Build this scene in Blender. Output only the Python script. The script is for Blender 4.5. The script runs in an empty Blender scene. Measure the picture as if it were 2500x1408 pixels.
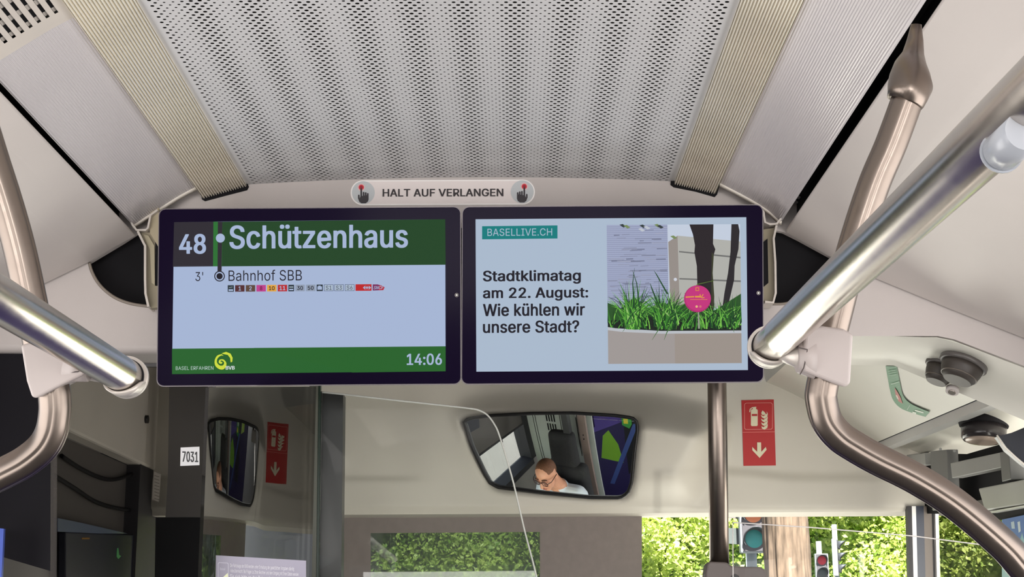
import bpy, bmesh, math, random
from mathutils import Vector, Matrix
from mathutils.geometry import tessellate_polygon
R_ = random.Random(7)
C = bpy.context.scene.collection
scene = bpy.context.scene

# ------------------------------------------------------------------ camera
F_PX, W_PX, H_PX = 3600.0, 2500.0, 1408.0
CAM = Vector((0, 0, 1.5))
yv = Vector((1/F_PX, -(1545-704)/F_PX, -1)).normalized()
roll = 0.0072
xv = Vector((math.cos(roll), math.sin(roll), 0)); xv.z = -(xv.x*yv.x + xv.y*yv.y)/yv.z; xv.normalize()
zv = xv.cross(yv).normalized()
ROT = Matrix((xv, yv, zv))            # camera space -> world space
cam_data = bpy.data.cameras.new('camera'); cam = bpy.data.objects.new('camera', cam_data); C.objects.link(cam)
cam.matrix_world = Matrix.Translation(CAM) @ ROT.to_4x4()
cam_data.sensor_fit = 'HORIZONTAL'; cam_data.sensor_width = 36.0; cam_data.lens = 36.0*F_PX/W_PX
cam_data.clip_start = 0.02; cam_data.clip_end = 300
scene.camera = cam
FWD = ROT @ Vector((0, 0, -1))

# ------------------------------------------------------------------ light and exposure
scene.view_settings.view_transform = 'Standard'; scene.view_settings.look = 'None'
scene.view_settings.exposure = 0.0; scene.view_settings.gamma = 1.0
scene.view_settings.use_curve_mapping = False
world = bpy.data.worlds.new('sky'); scene.world = world; world.use_nodes = True
nt = world.node_tree; nt.nodes.clear()
wo = nt.nodes.new('ShaderNodeOutputWorld'); wb = nt.nodes.new('ShaderNodeBackground')
wb.inputs[1].default_value = 0.82
tc = nt.nodes.new('ShaderNodeTexCoord'); sx = nt.nodes.new('ShaderNodeSeparateXYZ')
cr = nt.nodes.new('ShaderNodeValToRGB')
cr.color_ramp.elements[0].position = 0.0; cr.color_ramp.elements[0].color = (0.95, 0.97, 1.0, 1)
cr.color_ramp.elements[1].position = 0.9; cr.color_ramp.elements[1].color = (0.62, 0.75, 1.0, 1)
nt.links.new(tc.outputs['Generated'], sx.inputs[0]); nt.links.new(sx.outputs['Z'], cr.inputs[0])
nt.links.new(cr.outputs[0], wb.inputs[0]); nt.links.new(wb.outputs[0], wo.inputs[0])
sun_d = bpy.data.lights.new('sun', 'SUN'); sun_d.energy = 24.0; sun_d.angle = 0.01; sun_d.color = (1.0, 0.95, 0.86)
sun = bpy.data.objects.new('sun', sun_d); C.objects.link(sun)
sun.rotation_euler = Vector((0.12, -0.72, 1.0)).to_track_quat('Z', 'Y').to_euler()
def daylight(name, loc, aim, w, h, e, col=(1.0, 0.972, 0.955)):
    """area lamp added for soft daylight at one opening of the bus"""
    d = bpy.data.lights.new(name, 'AREA'); d.shape = 'RECTANGLE'; d.size = w; d.size_y = h; d.energy = e; d.color = col
    o = bpy.data.objects.new(name, d); C.objects.link(o); o.location = loc
    o.rotation_euler = (Vector(aim)).to_track_quat('-Z', 'Y').to_euler(); return o
for i_, y_ in enumerate((-3.9, -2.1, -0.3)):
    daylight('window_daylight', (1.32, y_, 1.42), (-1, 0, 0.1), 1.5, 0.95, 16)
    daylight('window_daylight', (-1.32, y_, 1.42), (1, 0, 0.1), 1.5, 0.95, 12.5)
daylight('window_daylight', (1.32, 1.55, 1.42), (-1, 0.55, 0.35), 1.5, 0.95, 16)
daylight('window_daylight', (-1.32, 1.55, 1.42), (1, 0.55, 0.35), 1.5, 0.95, 16)
daylight('rear_fill', (0, -4.98, 1.5), (0, 1, 0.08), 2.2, 0.9, 125)  # fill lamp added behind the camera to light the bulkhead from the front
daylight('window_daylight', (1.34, 3.32, 1.35), (-0.8, 1, 0.05), 0.5, 0.9, 18, (1.0, 0.96, 0.86))
daylight('window_daylight', (0.1, 4.9, 1.25), (0, -1, 0.5), 2.0, 0.7, 20, (1.0, 0.97, 0.86))

# ------------------------------------------------------------------ projection helpers (photo pixel -> point on a real surface)
def ray(px, py):
    return (ROT @ Vector(((px-1250)/F_PX, (704-py)/F_PX, -1)))
def atD(px, py, D): return CAM + ray(px, py)*D
def atY(px, py, Y):
    r = ray(px, py); return CAM + r*(Y/r.y)
def atX(px, py, X):
    r = ray(px, py); return CAM + r*(X/r.x)
def atZ(px, py, Z):
    r = ray(px, py); return CAM + r*((Z-CAM.z)/r.z)
from mathutils.bvhtree import BVHTree
class Surf:
    """print that follows a built surface"""
    def __init__(s, ob):
        o = wloc(ob); me = ob.data; s.b = BVHTree.FromPolygons([v.co+o for v in me.vertices], [tuple(p.vertices) for p in me.polygons]); s.n = Vector((0, -1, 0))
    def at(s, px, py, off=0.0):
        r = ray(px, py).normalized(); h = s.b.ray_cast(CAM, r)
        if h[0] is None: return CAM+r*4.4
        n = h[1] if h[1].dot(r) < 0 else -h[1]; return h[0]+n*off
class Plane:
    def __init__(s, p0, n): s.p0 = Vector(p0); s.n = Vector(n).normalized()
    def at(s, px, py, off=0.0):
        r = ray(px, py); p0 = s.p0 + s.n*off
        return CAM + r*((p0-CAM).dot(s.n)/r.dot(s.n))
def planeY(Y): return Plane((0, Y, 0), (0, -1, 0))

# ------------------------------------------------------------------ materials
def lin(c):
    c = c/255.0
    return c/12.92 if c <= 0.04045 else ((c+0.055)/1.055)**2.4
def L3(c): return (lin(c[0]), lin(c[1]), lin(c[2]))
MATS = {}
def mat(name, rgb, rough=0.6, metal=0.0, var=0.05, scale=6.0, bump=0.0, bscale=300.0, spec=0.5, coat=0.0):
    if name in MATS: return MATS[name]
    m = bpy.data.materials.new(name); m.use_nodes = True; n = m.node_tree; b = n.nodes['Principled BSDF']
    c = L3(rgb)
    t = n.nodes.new('ShaderNodeTexCoord'); z = n.nodes.new('ShaderNodeTexNoise'); z.inputs['Scale'].default_value = scale
    z.inputs['Detail'].default_value = 4; r = n.nodes.new('ShaderNodeValToRGB')
    r.color_ramp.elements[0].position = 0.3; r.color_ramp.elements[1].position = 0.7
    r.color_ramp.elements[0].color = (*[x*(1-var) for x in c], 1); r.color_ramp.elements[1].color = (*[min(1, x*(1+var)) for x in c], 1)
    n.links.new(t.outputs['Object'], z.inputs['Vector']); n.links.new(z.outputs['Fac'], r.inputs[0]); n.links.new(r.outputs[0], b.inputs['Base Color'])
    b.inputs['Roughness'].default_value = rough; b.inputs['Metallic'].default_value = metal
    b.inputs['Specular IOR Level'].default_value = spec; b.inputs['Coat Weight'].default_value = coat
    if bump:
        z2 = n.nodes.new('ShaderNodeTexNoise'); z2.inputs['Scale'].default_value = bscale; bp = n.nodes.new('ShaderNodeBump')
        bp.inputs['Strength'].default_value = bump; bp.inputs['Distance'].default_value = 0.001
        n.links.new(t.outputs['Object'], z2.inputs['Vector']); n.links.new(z2.outputs['Fac'], bp.inputs['Height']); n.links.new(bp.outputs[0], b.inputs['Normal'])
    MATS[name] = m; return m
def glass(name, tint, refl=0.06, rough=0.0, fres=1.0, haze=0.0, hazecol=(0.5, 0.5, 0.5)):
    m = bpy.data.materials.new(name); m.use_nodes = True; n = m.node_tree; n.nodes.clear()
    o = n.nodes.new('ShaderNodeOutputMaterial'); tr = n.nodes.new('ShaderNodeBsdfTransparent'); tr.inputs[0].default_value = (*tint, 1)
    g = n.nodes.new('ShaderNodeBsdfGlossy'); g.inputs['Roughness'].default_value = rough; g.inputs[0].default_value = (1, 1, 1, 1)
    mx = n.nodes.new('ShaderNodeMixShader')
    lw = n.nodes.new('ShaderNodeFresnel'); lw.inputs[0].default_value = 1.5
    ma = n.nodes.new('ShaderNodeMath'); ma.operation = 'MULTIPLY_ADD'; ma.inputs[1].default_value = fres; ma.inputs[2].default_value = refl
    n.links.new(lw.outputs[0], ma.inputs[0]); n.links.new(ma.outputs[0], mx.inputs[0])
    n.links.new(tr.outputs[0], mx.inputs[1]); n.links.new(g.outputs[0], mx.inputs[2])
    last = mx
    if haze:
        df = n.nodes.new('ShaderNodeBsdfDiffuse'); df.inputs[0].default_value = (*hazecol, 1); m2 = n.nodes.new('ShaderNodeMixShader'); m2.inputs[0].default_value = haze
        n.links.new(mx.outputs[0], m2.inputs[1]); n.links.new(df.outputs[0], m2.inputs[2]); last = m2
    n.links.new(last.outputs[0], o.inputs[0]); MATS[name] = m; return m
def brushed(name, rgb, rough=0.28, aniso=0.0):
    m = mat(name, rgb, rough, 1.0, 0.08, 4.0); n = m.node_tree; b = n.nodes['Principled BSDF']
    z = n.nodes.new('ShaderNodeTexNoise'); z.inputs['Scale'].default_value = 60; mr = n.nodes.new('ShaderNodeMapRange')
    mr.inputs['To Min'].default_value = rough*0.85; mr.inputs['To Max'].default_value = rough*1.2
    t = n.nodes.new('ShaderNodeTexCoord'); n.links.new(t.outputs['Object'], z.inputs['Vector'])
    n.links.new(z.outputs['Fac'], mr.inputs['Value']); n.links.new(mr.outputs[0], b.inputs['Roughness']); return m
def art_mat():
    m = bpy.data.materials.new('lit_display'); m.use_nodes = True; n = m.node_tree; b = n.nodes['Principled BSDF']
    a = n.nodes.new('ShaderNodeAttribute'); a.attribute_name = 'Col'
    b.inputs['Base Color'].default_value = (0.01, 0.01, 0.012, 1); b.inputs['Roughness'].default_value = 0.35
    b.inputs['Specular IOR Level'].default_value = 0.0
    n.links.new(a.outputs['Color'], b.inputs['Emission Color']); b.inputs['Emission Strength'].default_value = 0.97; return m
def print_mat(name='print_ink', rough=0.45):
    m = bpy.data.materials.new(name); m.use_nodes = True; n = m.node_tree; b = n.nodes['Principled BSDF']
    a = n.nodes.new('ShaderNodeAttribute'); a.attribute_name = 'Col'; b.inputs['Roughness'].default_value = rough
    n.links.new(a.outputs['Color'], b.inputs['Base Color']); return m

M_CREAM = mat('cream_plastic', (192, 184, 181), 0.55, var=0.02, bump=0.15, bscale=500)
M_PANEL = mat('side_panel_laminate', (208, 200, 196), 0.5, var=0.035, scale=3, bump=0.1, bscale=400)
M_CEIL = mat('perforated_metal', (208, 207, 208), 0.5, var=0.02)
M_FRONT = mat('front_moulding', (212, 207, 195), 0.5, var=0.02, bump=0.12, bscale=600)
M_DOOR = mat('door_moulding', (216, 214, 204), 0.45, var=0.02)
M_BLACK = mat('black_recess', (24, 23, 26), 0.8, spec=0.2)
M_DARK = mat('dark_frame', (40, 39, 40), 0.5)
M_BEZEL = mat('glossy_bezel', (20, 13, 34), 0.12, var=0.0, spec=0.012)
M_CASE = mat('monitor_case', (28, 27, 30), 0.5)
M_STEEL = brushed('brushed_steel', (208, 200, 192), 0.24)
M_STEELW = brushed('satin_tube', (132, 121, 113), 0.33)
M_ALU = mat('ribbed_aluminium', (246, 240, 226), 0.3, 0.35, var=0.03)
M_CAST = mat('grey_cast_plastic', (172, 162, 159), 0.45, var=0.02)
M_SILVER = mat('silver_bracket', (206, 198, 190), 0.35, 0.3)
M_OLIVE = mat('olive_profile', (150, 140, 118), 0.5)
M_LIP = mat('diffuser_lip', (232, 224, 214), 0.4)
M_BLIND = mat('roller_blind_fabric', (134, 125, 121), 0.9, var=0.05, scale=40, bump=0.3, bscale=900)
M_BLINDD = mat('side_blind_fabric', (92, 88, 86), 0.9, var=0.02, scale=3)
M_TAUPE = mat('taupe_clamp', (104, 95, 92), 0.55)
M_PRINT = print_mat()
M_ART = art_mat()

def diffuser_mat():
    m = mat('ribbed_diffuser', (212, 206, 208), 0.2, var=0.015); n = m.node_tree; b = n.nodes['Principled BSDF']
    uv = n.nodes.new('ShaderNodeUVMap'); w = n.nodes.new('ShaderNodeTexWave'); w.inputs['Scale'].default_value = 1.0
    w.bands_direction = 'X'; w.wave_type = 'BANDS'
    bp = n.nodes.new('ShaderNodeBump'); bp.inputs['Strength'].default_value = 0.85; bp.inputs['Distance'].default_value = 0.0012
    mp = n.nodes.new('ShaderNodeMapping'); mp.inputs['Scale'].default_value = (72.0, 1, 1)
    n.links.new(uv.outputs[0], mp.inputs[0]); n.links.new(mp.outputs[0], w.inputs['Vector'])
    n.links.new(w.outputs['Fac'], bp.inputs['Height']); n.links.new(bp.outputs[0], b.inputs['Normal']); return m
M_DIFF = diffuser_mat()

# ------------------------------------------------------------------ object helpers
def link(o, parent=None):
    C.objects.link(o)
    if parent is not None: o.parent = parent
    return o
def tag(o, label=None, cat=None, group=None, kind=None):
    if label: o['label'] = label
    if cat: o['category'] = cat
    if group: o['group'] = group
    if kind: o['kind'] = kind
    return o
def empty(name, loc, label=None, cat=None, group=None, kind=None):
    o = bpy.data.objects.new(name, None); o.location = loc; o.empty_display_size = 0.05; C.objects.link(o)
    return tag(o, label, cat, group, kind)
def mesh(name, vs, fs, m, parent=None, smooth=False, mods=None):
    me = bpy.data.meshes.new(name); off = Vector((0, 0, 0))
    if parent is not None and parent.type == 'EMPTY': off = wloc(parent)
    elif parent is not None: off = wloc(parent)
    me.from_pydata([tuple(Vector(v)-off) for v in vs], [], fs); me.update()
    if isinstance(m, (list, tuple)):
        for x in m: me.materials.append(x)
    else: me.materials.append(m)
    if smooth: me.polygons.foreach_set('use_smooth', [True]*len(me.polygons))
    return link(bpy.data.objects.new(name, me), parent)
def wloc(o):
    v = Vector(o.location); p = o.parent
    while p is not None: v += p.location; p = p.parent
    return v
def fixn(o):
    bm = bmesh.new(); bm.from_mesh(o.data); bmesh.ops.recalc_face_normals(bm, faces=bm.faces); bm.to_mesh(o.data); bm.free(); return o
def bevel(o, w, seg=2):
    md = o.modifiers.new('bevel', 'BEVEL'); md.width = w; md.segments = seg; md.limit_method = 'ANGLE'; md.angle_limit = 0.6
    return o
def bake(o):
    dg = bpy.context.evaluated_depsgraph_get(); me = bpy.data.meshes.new_from_object(o.evaluated_get(dg)); o.modifiers.clear(); o.data = me; return o
def prism(name, pts, d, m, parent=None, bev=0.0, seg=2, holes=None, smooth=False):
    """planar polygon of 3-D points (with optional holes) given thickness d (vector)"""
    loops = [list(pts)] + [list(h) for h in (holes or [])]
    allp = [p for l in loops for p in l]; n = len(allp); d = Vector(d)
    tris = tessellate_polygon(loops) if holes else None
    vs = allp + [p+d for p in allp]; fs = []
    if holes:
        for t in tris: fs.append(tuple(t)); fs.append(tuple(n+i for i in reversed(t)))
    else:
        fs.append(tuple(range(n))); fs.append(tuple(n+i for i in reversed(range(n))))
    k = 0
    for l in loops:
        c = len(l)
        for i in range(c):
            a, b = k+i, k+(i+1) % c; fs.append((a, b, n+b, n+a))
        k += c
    o = fixn(mesh(name, vs, fs, m, parent))
    if bev: bevel(o, bev, seg); 
    return o
def pprism(name, pxs, pl, depth, m, parent=None, bev=0.0, seg=2, holes=None, off=0.0):
    """prism from photo outline lying on plane pl, thickness depth away from the viewer side"""
    d = -pl.n*depth
    return prism(name, [pl.at(x, y, off) for x, y in pxs], d, m, parent, bev, seg, [[pl.at(x, y, off) for x, y in h] for h in (holes or [])] or None)
def box(name, a, b, m, parent=None, bev=0.0):
    (x0, y0, z0), (x1, y1, z1) = a, b
    vs = [(x, y, z) for x in (x0, x1) for y in (y0, y1) for z in (z0, z1)]
    fs = [(0, 1, 3, 2), (4, 6, 7, 5), (0, 4, 5, 1), (2, 3, 7, 6), (0, 2, 6, 4), (1, 5, 7, 3)]
    o = fixn(mesh(name, vs, fs, m, parent))
    if bev: bevel(o, bev)
    return o
def smooth_path(pts, n=6):
    """Catmull-Rom through points (tuples of equal length)"""
    out = []; P = [pts[0]] + list(pts) + [pts[-1]]
    for i in range(1, len(P)-2):
        for k in range(n):
            t = k/n; a, b, c, d = P[i-1], P[i], P[i+1], P[i+2]
            out.append(tuple(0.5*((2*b[j]) + (-a[j]+c[j])*t + (2*a[j]-5*b[j]+4*c[j]-d[j])*t*t + (-a[j]+3*b[j]-3*c[j]+d[j])*t**3) for j in range(len(b))))
    out.append(tuple(pts[-1])); return out
def tube(name, pts, rad, m, parent=None, seg=24, cap=True, flutes=0):
    pts = [Vector(p) for p in pts]; n = len(pts); rs = rad if isinstance(rad, (list, tuple)) else [rad]*n
    vs = []; fs = []; up = None
    for i, p in enumerate(pts):
        t = (pts[min(i+1, n-1)] - pts[max(i-1, 0)]).normalized()
        if up is None:
            ref = Vector((0, 0, 1)) if abs(t.z) < 0.9 else Vector((0, 1, 0)); u = t.cross(ref).normalized()
        else: u = (up - t*up.dot(t)).normalized()
        up = u; v = t.cross(u)
        for k in range(seg):
            a = 2*math.pi*k/seg; fl_ = 1.0
            if flutes:
                w_ = (a*flutes/(2*math.pi)+0.28) % 1.0; fl_ = 1.0-0.075*math.exp(-((w_-0.5)/0.075)**2)
            vs.append(p + (u*math.cos(a) + v*math.sin(a))*rs[i]*fl_)
    for i in range(n-1):
        for k in range(seg):
            a = i*seg+k; b = i*seg+(k+1) % seg; fs.append((a, b, b+seg, a+seg))
    if cap: fs.append(tuple(reversed(range(seg)))); fs.append(tuple((n-1)*seg+k for k in range(seg)))
    o = mesh(name, vs, fs, m, parent)
    o.data.polygons.foreach_set('use_smooth', [len(p.vertices) == 4 for p in o.data.polygons]); return o
def extrude_y(name, prof, y0, y1, m, parent=None, smooth=False, uv=False, close=False):
    """profile = list of (x, z) swept from y0 to y1"""
    n = len(prof); vs = [(x, y0, z) for x, z in prof] + [(x, y1, z) for x, z in prof]
    rng = range(n if close else n-1); fs = [(i, (i+1) % n, n+(i+1) % n, n+i) for i in rng]
    o = mesh(name, vs, fs, m, parent, smooth)
    if uv:
        l = [0]
        for i in range(1, n): l.append(l[-1] + math.dist(prof[i], prof[i-1]))
        ul = o.data.uv_layers.new(name='UVMap')
        for lp in o.data.loops:
            i = lp.vertex_index; ul.data[lp.index].uv = (l[i % n], 0 if i < n else (y1-y0))
    return o
def pxz(px, py, Y):
    p = atY(px, py, Y); return (p.x, p.z)

# ---- flat printing / display art: coloured polygons in photo pixels laid on a plane
class Art:
    def __init__(s, pl, base=0.0006, step=0.00006): s.pl = pl; s.items = []; s.base = base; s.step = step
    def lay(s, f=1.0): s.cur = getattr(s, 'cur', 0.0)+f; return s.cur
    def poly(s, pts, col): s.items.append((list(pts), L3(col), None, s.lay(), None)); return s
    def rect(s, x0, y0, x1, y1, col, sl=None):
        k = SL if sl is None else sl
        return s.poly([(x0, y0), (x1, y0-k*(x1-x0)), (x1, y1-k*(x1-x0)), (x0, y1)], col)
    def circle(s, x, y, r, col, ry=None, n=28):
        ry = ry or r; return s.poly([(x+r*math.cos(2*math.pi*i/n), y+ry*math.sin(2*math.pi*i/n)) for i in range(n)], col)
    def rrect(s, x0, y0, x1, y1, r, col, n=8, sl=None):
        k = SL if sl is None else sl; pts = []
        for cx, cy, a0 in ((x1-r, y0+r, -90), (x1-r, y1-r, 0), (x0+r, y1-r, 90), (x0+r, y0+r, 180)):
            for i in range(n+1):
                a = math.radians(a0+90*i/n); X = cx+r*math.cos(a); pts.append((X, cy+r*math.sin(a)-k*(X-x0)))
        return s.poly(pts, col)
    def stroke(s, pts, w, col, w2=None):
        w2 = w if w2 is None else w2; Lp, Rp = [], []; n = len(pts)
        for i, (x, y) in enumerate(pts):
            a = pts[max(i-1, 0)]; b = pts[min(i+1, n-1)]; dx, dy = b[0]-a[0], b[1]-a[1]; l = math.hypot(dx, dy) or 1
            h = (w+(w2-w)*i/(n-1))/2; Lp.append((x-dy/l*h, y+dx/l*h)); Rp.append((x+dy/l*h, y-dx/l*h))
        return s.poly(Lp+Rp[::-1], col)
    def capsule(s, x0, y0, x1, y1, w, col):
        s.stroke([(x0, y0), (x1, y1)], w, col); s.circle(x0, y0, w/2, col, n=12); return s.circle(x1, y1, w/2, col, n=12)
    def text(s, txt, x0, y0, x1, y1, col, bold=0.0, sl=None, italic=0.0):
        """ink box x0..x1, y0..y1 (left edge)"""
        k = SL if sl is None else sl
        vs, ts, zi = glyphs(txt, 0.0); s.lay()
        xs = [v[0] for v in vs]; ys = [v[1] for v in vs]; a, b, c, d = min(xs), max(xs), min(ys), max(ys)
        g = max(0.0, bold)*(y1-y0)*1.15; x0 += g; x1 -= g; gy = g*0.45; y0 += gy; y1 -= gy
        for ox, oy in ([(g*c_, gy*s_) for c_, s_ in ((-1, -.6), (-1, 0), (-1, .6), (1, -.6), (1, 0), (1, .6), (-.55, -1), (0, -1), (.55, -1), (-.55, 1), (0, 1), (.55, 1), (0, 0), (-.5, 0), (.5, 0))] if g else [(0, 0)]):
            P = []
            for x, y in vs:
                u = (x-a)/(b-a); w = (y-c)/(d-c); X = x0+u*(x1-x0)+italic*(w)*(y1-y0); P.append((X+ox, y1+(y0-y1)*w-k*(X-x0)+oy))
            s.items.append((P, L3(col), ts, s.lay(0.12), zi))
        return s
    def build(s, name, m, parent=None):
        vs, fs, cols = [], [], []
        for i, (pts, c, ts, ly, zi) in enumerate(s.items):
            o = len(vs); off = s.base+s.step*ly*(0.3 if len(s.items) > 350 else 1)
            if zi:      # lettering: every triangle a hair apart, overlapping strokes never share a plane
                P = [s.pl.at(*pts[j], off+4e-6*(q % 4)) for q, t in enumerate(ts) for j in t]; ts = [(3*q, 3*q+1, 3*q+2) for q in range(len(ts))]
            else: P = [s.pl.at(x, y, off) for x, y in pts]
            vs += P
            if ts is None: ts = tessellate_polygon([P])
            nn = s.pl.n
            for t in ts:
                a, b, cc = (P[j] for j in t)
                if (b-a).cross(cc-a).dot(nn) < 0: t = tuple(reversed(t))
                fs.append(tuple(o+j for j in t)); cols += [(*c, 1)]*3
        ob = mesh(name, vs, fs, m, parent); at = ob.data.color_attributes.new('Col', 'FLOAT_COLOR', 'CORNER')
        at.data.foreach_set('color', [x for c in cols for x in c]); return ob
SL = 0.0072
_gc = {}
try: FONT = bpy.data.fonts.load(bpy.utils.resource_path('LOCAL')+'/datafiles/fonts/Inter.woff2')   # Blender's own bundled interface font
except Exception: FONT = None
def glyphs(txt, bold):
    if (txt, bold) in _gc: return _gc[(txt, bold)]
    cu = bpy.data.curves.new('t', 'FONT'); cu.body = txt; cu.size = 1; cu.resolution_u = 3; cu.space_character = 1.02; cu.fill_mode = 'NONE'
    if FONT: cu.font = FONT
    o = bpy.data.objects.new('t', cu); C.objects.link(o); dg = bpy.context.evaluated_depsgraph_get()
    me = bpy.data.meshes.new_from_object(o.evaluated_get(dg))
    co = [(v.co.x, v.co.y) for v in me.vertices]; nb = {}
    for e in me.edges: nb.setdefault(e.vertices[0], []).append(e.vertices[1]); nb.setdefault(e.vertices[1], []).append(e.vertices[0])
    bpy.data.objects.remove(o); bpy.data.curves.remove(cu); bpy.data.meshes.remove(me)
    seen = set(); loops = []
    for v in sorted(nb):
        if v in seen: continue
        loop = [v]; seen.add(v); cur = v; fw = v+1 if v+1 in nb[v] else nb[v][0]
        while fw is not None and fw not in seen:
            seen.add(fw); loop.append(fw); cur = fw; nx = [k for k in nb[cur] if k not in seen]; fw = nx[0] if nx else None
        loop = [k for q, k in enumerate(loop) if math.dist(co[k], co[loop[q-1]]) > 2e-4]
        if len(loop) > 2: loops.append(loop)
    def area(l): return 0.5*sum(co[l[i-1]][0]*co[l[i]][1]-co[l[i]][0]*co[l[i-1]][1] for i in range(len(l)))
    def inside(p, l):
        r = False
        for i in range(len(l)):
            (x0, y0), (x1, y1) = co[l[i-1]], co[l[i]]
            if (y0 > p[1]) != (y1 > p[1]) and p[0] < (x1-x0)*(p[1]-y0)/(y1-y0)+x0: r = not r
        return r
    ar = [area(l) for l in loops]; sgn_ = 1 if ar[max(range(len(ar)), key=lambda k: abs(ar[k]))] > 0 else -1
    outs = [k for k in range(len(loops)) if ar[k]*sgn_ > 0]; holes = {k: [] for k in outs}
    for k in range(len(loops)):
        if k in holes: continue
        c = [q for q in outs if inside(co[loops[k][0]], loops[q])]
        if c: holes[min(c, key=lambda q: abs(ar[q]))].append(k)
    ts = []; zi = [0]*len(co)
    for n_, k in enumerate(outs):
        ls = [loops[k]]+[loops[h] for h in holes[k]]; idx = [i for l in ls for i in l]
        for i in idx: zi[i] = n_
        for t in tessellate_polygon([[Vector((*co[i], 0)) for i in l] for l in ls]): ts.append(tuple(idx[j] for j in t))
    _gc[(txt, bold)] = (co, ts, zi); return _gc[(txt, bold)]
# ================================================================== STRUCTURE
YE = 3.0          # front end of the saloon ceiling / face of the bulkhead
YN = -1.2         # how far the ceiling mouldings run back past the camera
import numpy as np
# --- perforated ceiling panel
fit = [pxz(x, y, YE) for x, y in ((600, 451), (850, 438), (1120, 433), (1400, 435), (1648, 443))]
cf = np.polyfit([p[0] for p in fit], [p[1] for p in fit], 2)
def zc(x): return float(cf[0]*x*x+cf[1]*x+cf[2])
xa, xb = pxz(588, 452, YE)[0], pxz(1660, 444, YE)[0]
xh0, xh1 = pxz(614, 448, YE)[0], pxz(1633, 441, YE)[0]
hz = zc(0) - CAM.z
PA, PB = 0.0067*hz/0.94, 0.01092*hz
xs0 = atZ(1194.5, 50, zc(-0.04)).x           # column of smallest holes
def ceiling():
    vs, fs = [], []
    K = 8
    c0 = int(math.ceil((xh0-xs0)/PA)); c1 = int(math.floor((xh1-xs0)/PA))
    rows = int((YE-0.004-1.35)/PB)
    ring = {}
    for r in range(rows):
        y = YE-0.007-r*PB
        for c in range(c0, c1+1):
            if (c+r) % 2: continue
            x = xs0+c*PA; ph = 2*math.pi*c/12.0
            rad = 0.5*(0.0058-0.0016*math.cos(ph))
            o = len(vs); x0, x1, y0, y1 = x-PA, x+PA, y-PB/2, y+PB/2
            for (X, Y) in ((x1, y0), (x1, y1), (x0, y1), (x0, y0)): vs.append((X, Y, zc(X)))
            for k in range(K):
                a = -math.pi/4+2*math.pi*(k)/K
                X = x+rad*math.cos(a); vs.append((X, y+rad*math.sin(a), zc(X)))
            for k in range(K):
                vs.append((vs[o+4+k][0], vs[o+4+k][1], vs[o+4+k][2]+0.0003))
            q = K//4
            for s in range(4):
                a, b = o+s, o+(s+1) % 4
                ks = [o+4+((s*q+j) % K) for j in range(q+1)]
                fs.append((a, b, ks[2], ks[1], ks[0]) if q == 2 else (a, b, *reversed(ks)))
            for k in range(K):
                i, j = o+4+k, o+4+(k+1) % K; fs.append((i, j, j+K, i+K))
    # half cells at the staggered edges, margins and the unperforated part behind the camera
    yb = YE-0.007-(rows-0.5)*PB; yt = YE-0.007+0.5*PB
    def strip(x0, x1, y0, y1, n=1):
        for i in range(n):
            a, b = x0+(x1-x0)*i/n, x0+(x1-x0)*(i+1)/n; o = len(vs)
            vs.extend([(a, y0, zc(a)), (b, y0, zc(b)), (b, y1, zc(b)), (a, y1, zc(a))]); fs.append((o, o+1, o+2, o+3))
    XL, XR = xs0+(c0-1)*PA, xs0+(c1+1)*PA
    for r in range(rows):
        y = YE-0.007-r*PB
        if (c0+r) % 2: strip(XL, XL+PA, y-PB/2, y+PB/2)
        if (c1+r) % 2: strip(XR-PA, XR, y-PB/2, y+PB/2)
    strip(xa, XL, YN, YE, 1); strip(XR, xb, YN, YE, 1); strip(XL, XR, YN, yb, 20); strip(XL, XR, yt, YE, 20)
    o = mesh('ceiling', vs, fs, M_CEIL); o['kind'] = 'structure'
    b = extrude_y('ceiling_backing', [(xa+(xb-xa)*i/12, zc(xa+(xb-xa)*i/12)+0.012) for i in range(13)], YN, YE, mat('ceiling_void', (26, 22, 18), 0.95, spec=0.1), o)
    return o
ceil_ob = ceiling()
# --- roof skin and side walls of the bus (outside of the frame, they shape the light)
def struct(o, lab=None):
    o['kind'] = 'structure'
    if lab: o['label'] = lab
    return o
struct(box('roof', (-1.3, -5.1, 2.72), (1.3, 5.0, 2.78), M_DARK))
struct(box('floor', (-1.3, -5.1, -0.05), (1.3, 5.3, 0.0), mat('floor_vinyl', (104, 102, 101), 0.5)))
wm = mat('wall_lining', (150, 146, 142), 0.6)
for nm, sx_ in (('wall_left', -1), ('wall_right', 1)):
    a, b = sorted((sx_*1.22, sx_*1.28))
    w = struct(box(nm, (a, -5.1, 0), (b, 5.0 if sx_ < 0 else 2.9, 0.85), wm))
    for y0, y1 in ((-5.1, -4.9), (-3.1, -2.95), (-1.3, -1.15), (0.5, 0.65), (2.45, 2.95)):
        box('window_post', (a, y0, 0.85), (b, y1, 2.05), wm, w)
    box('window_header', (a, -5.1, 2.02), (b, 3.0, 2.72), wm, w)
wr = struct(box('wall_rear', (-1.28, -5.1, 0), (1.28, -5.04, 1.0), wm)); box('rear_header', (-1.28, -5.1, 2.0), (1.28, -5.04, 2.75), wm, wr)
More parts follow.
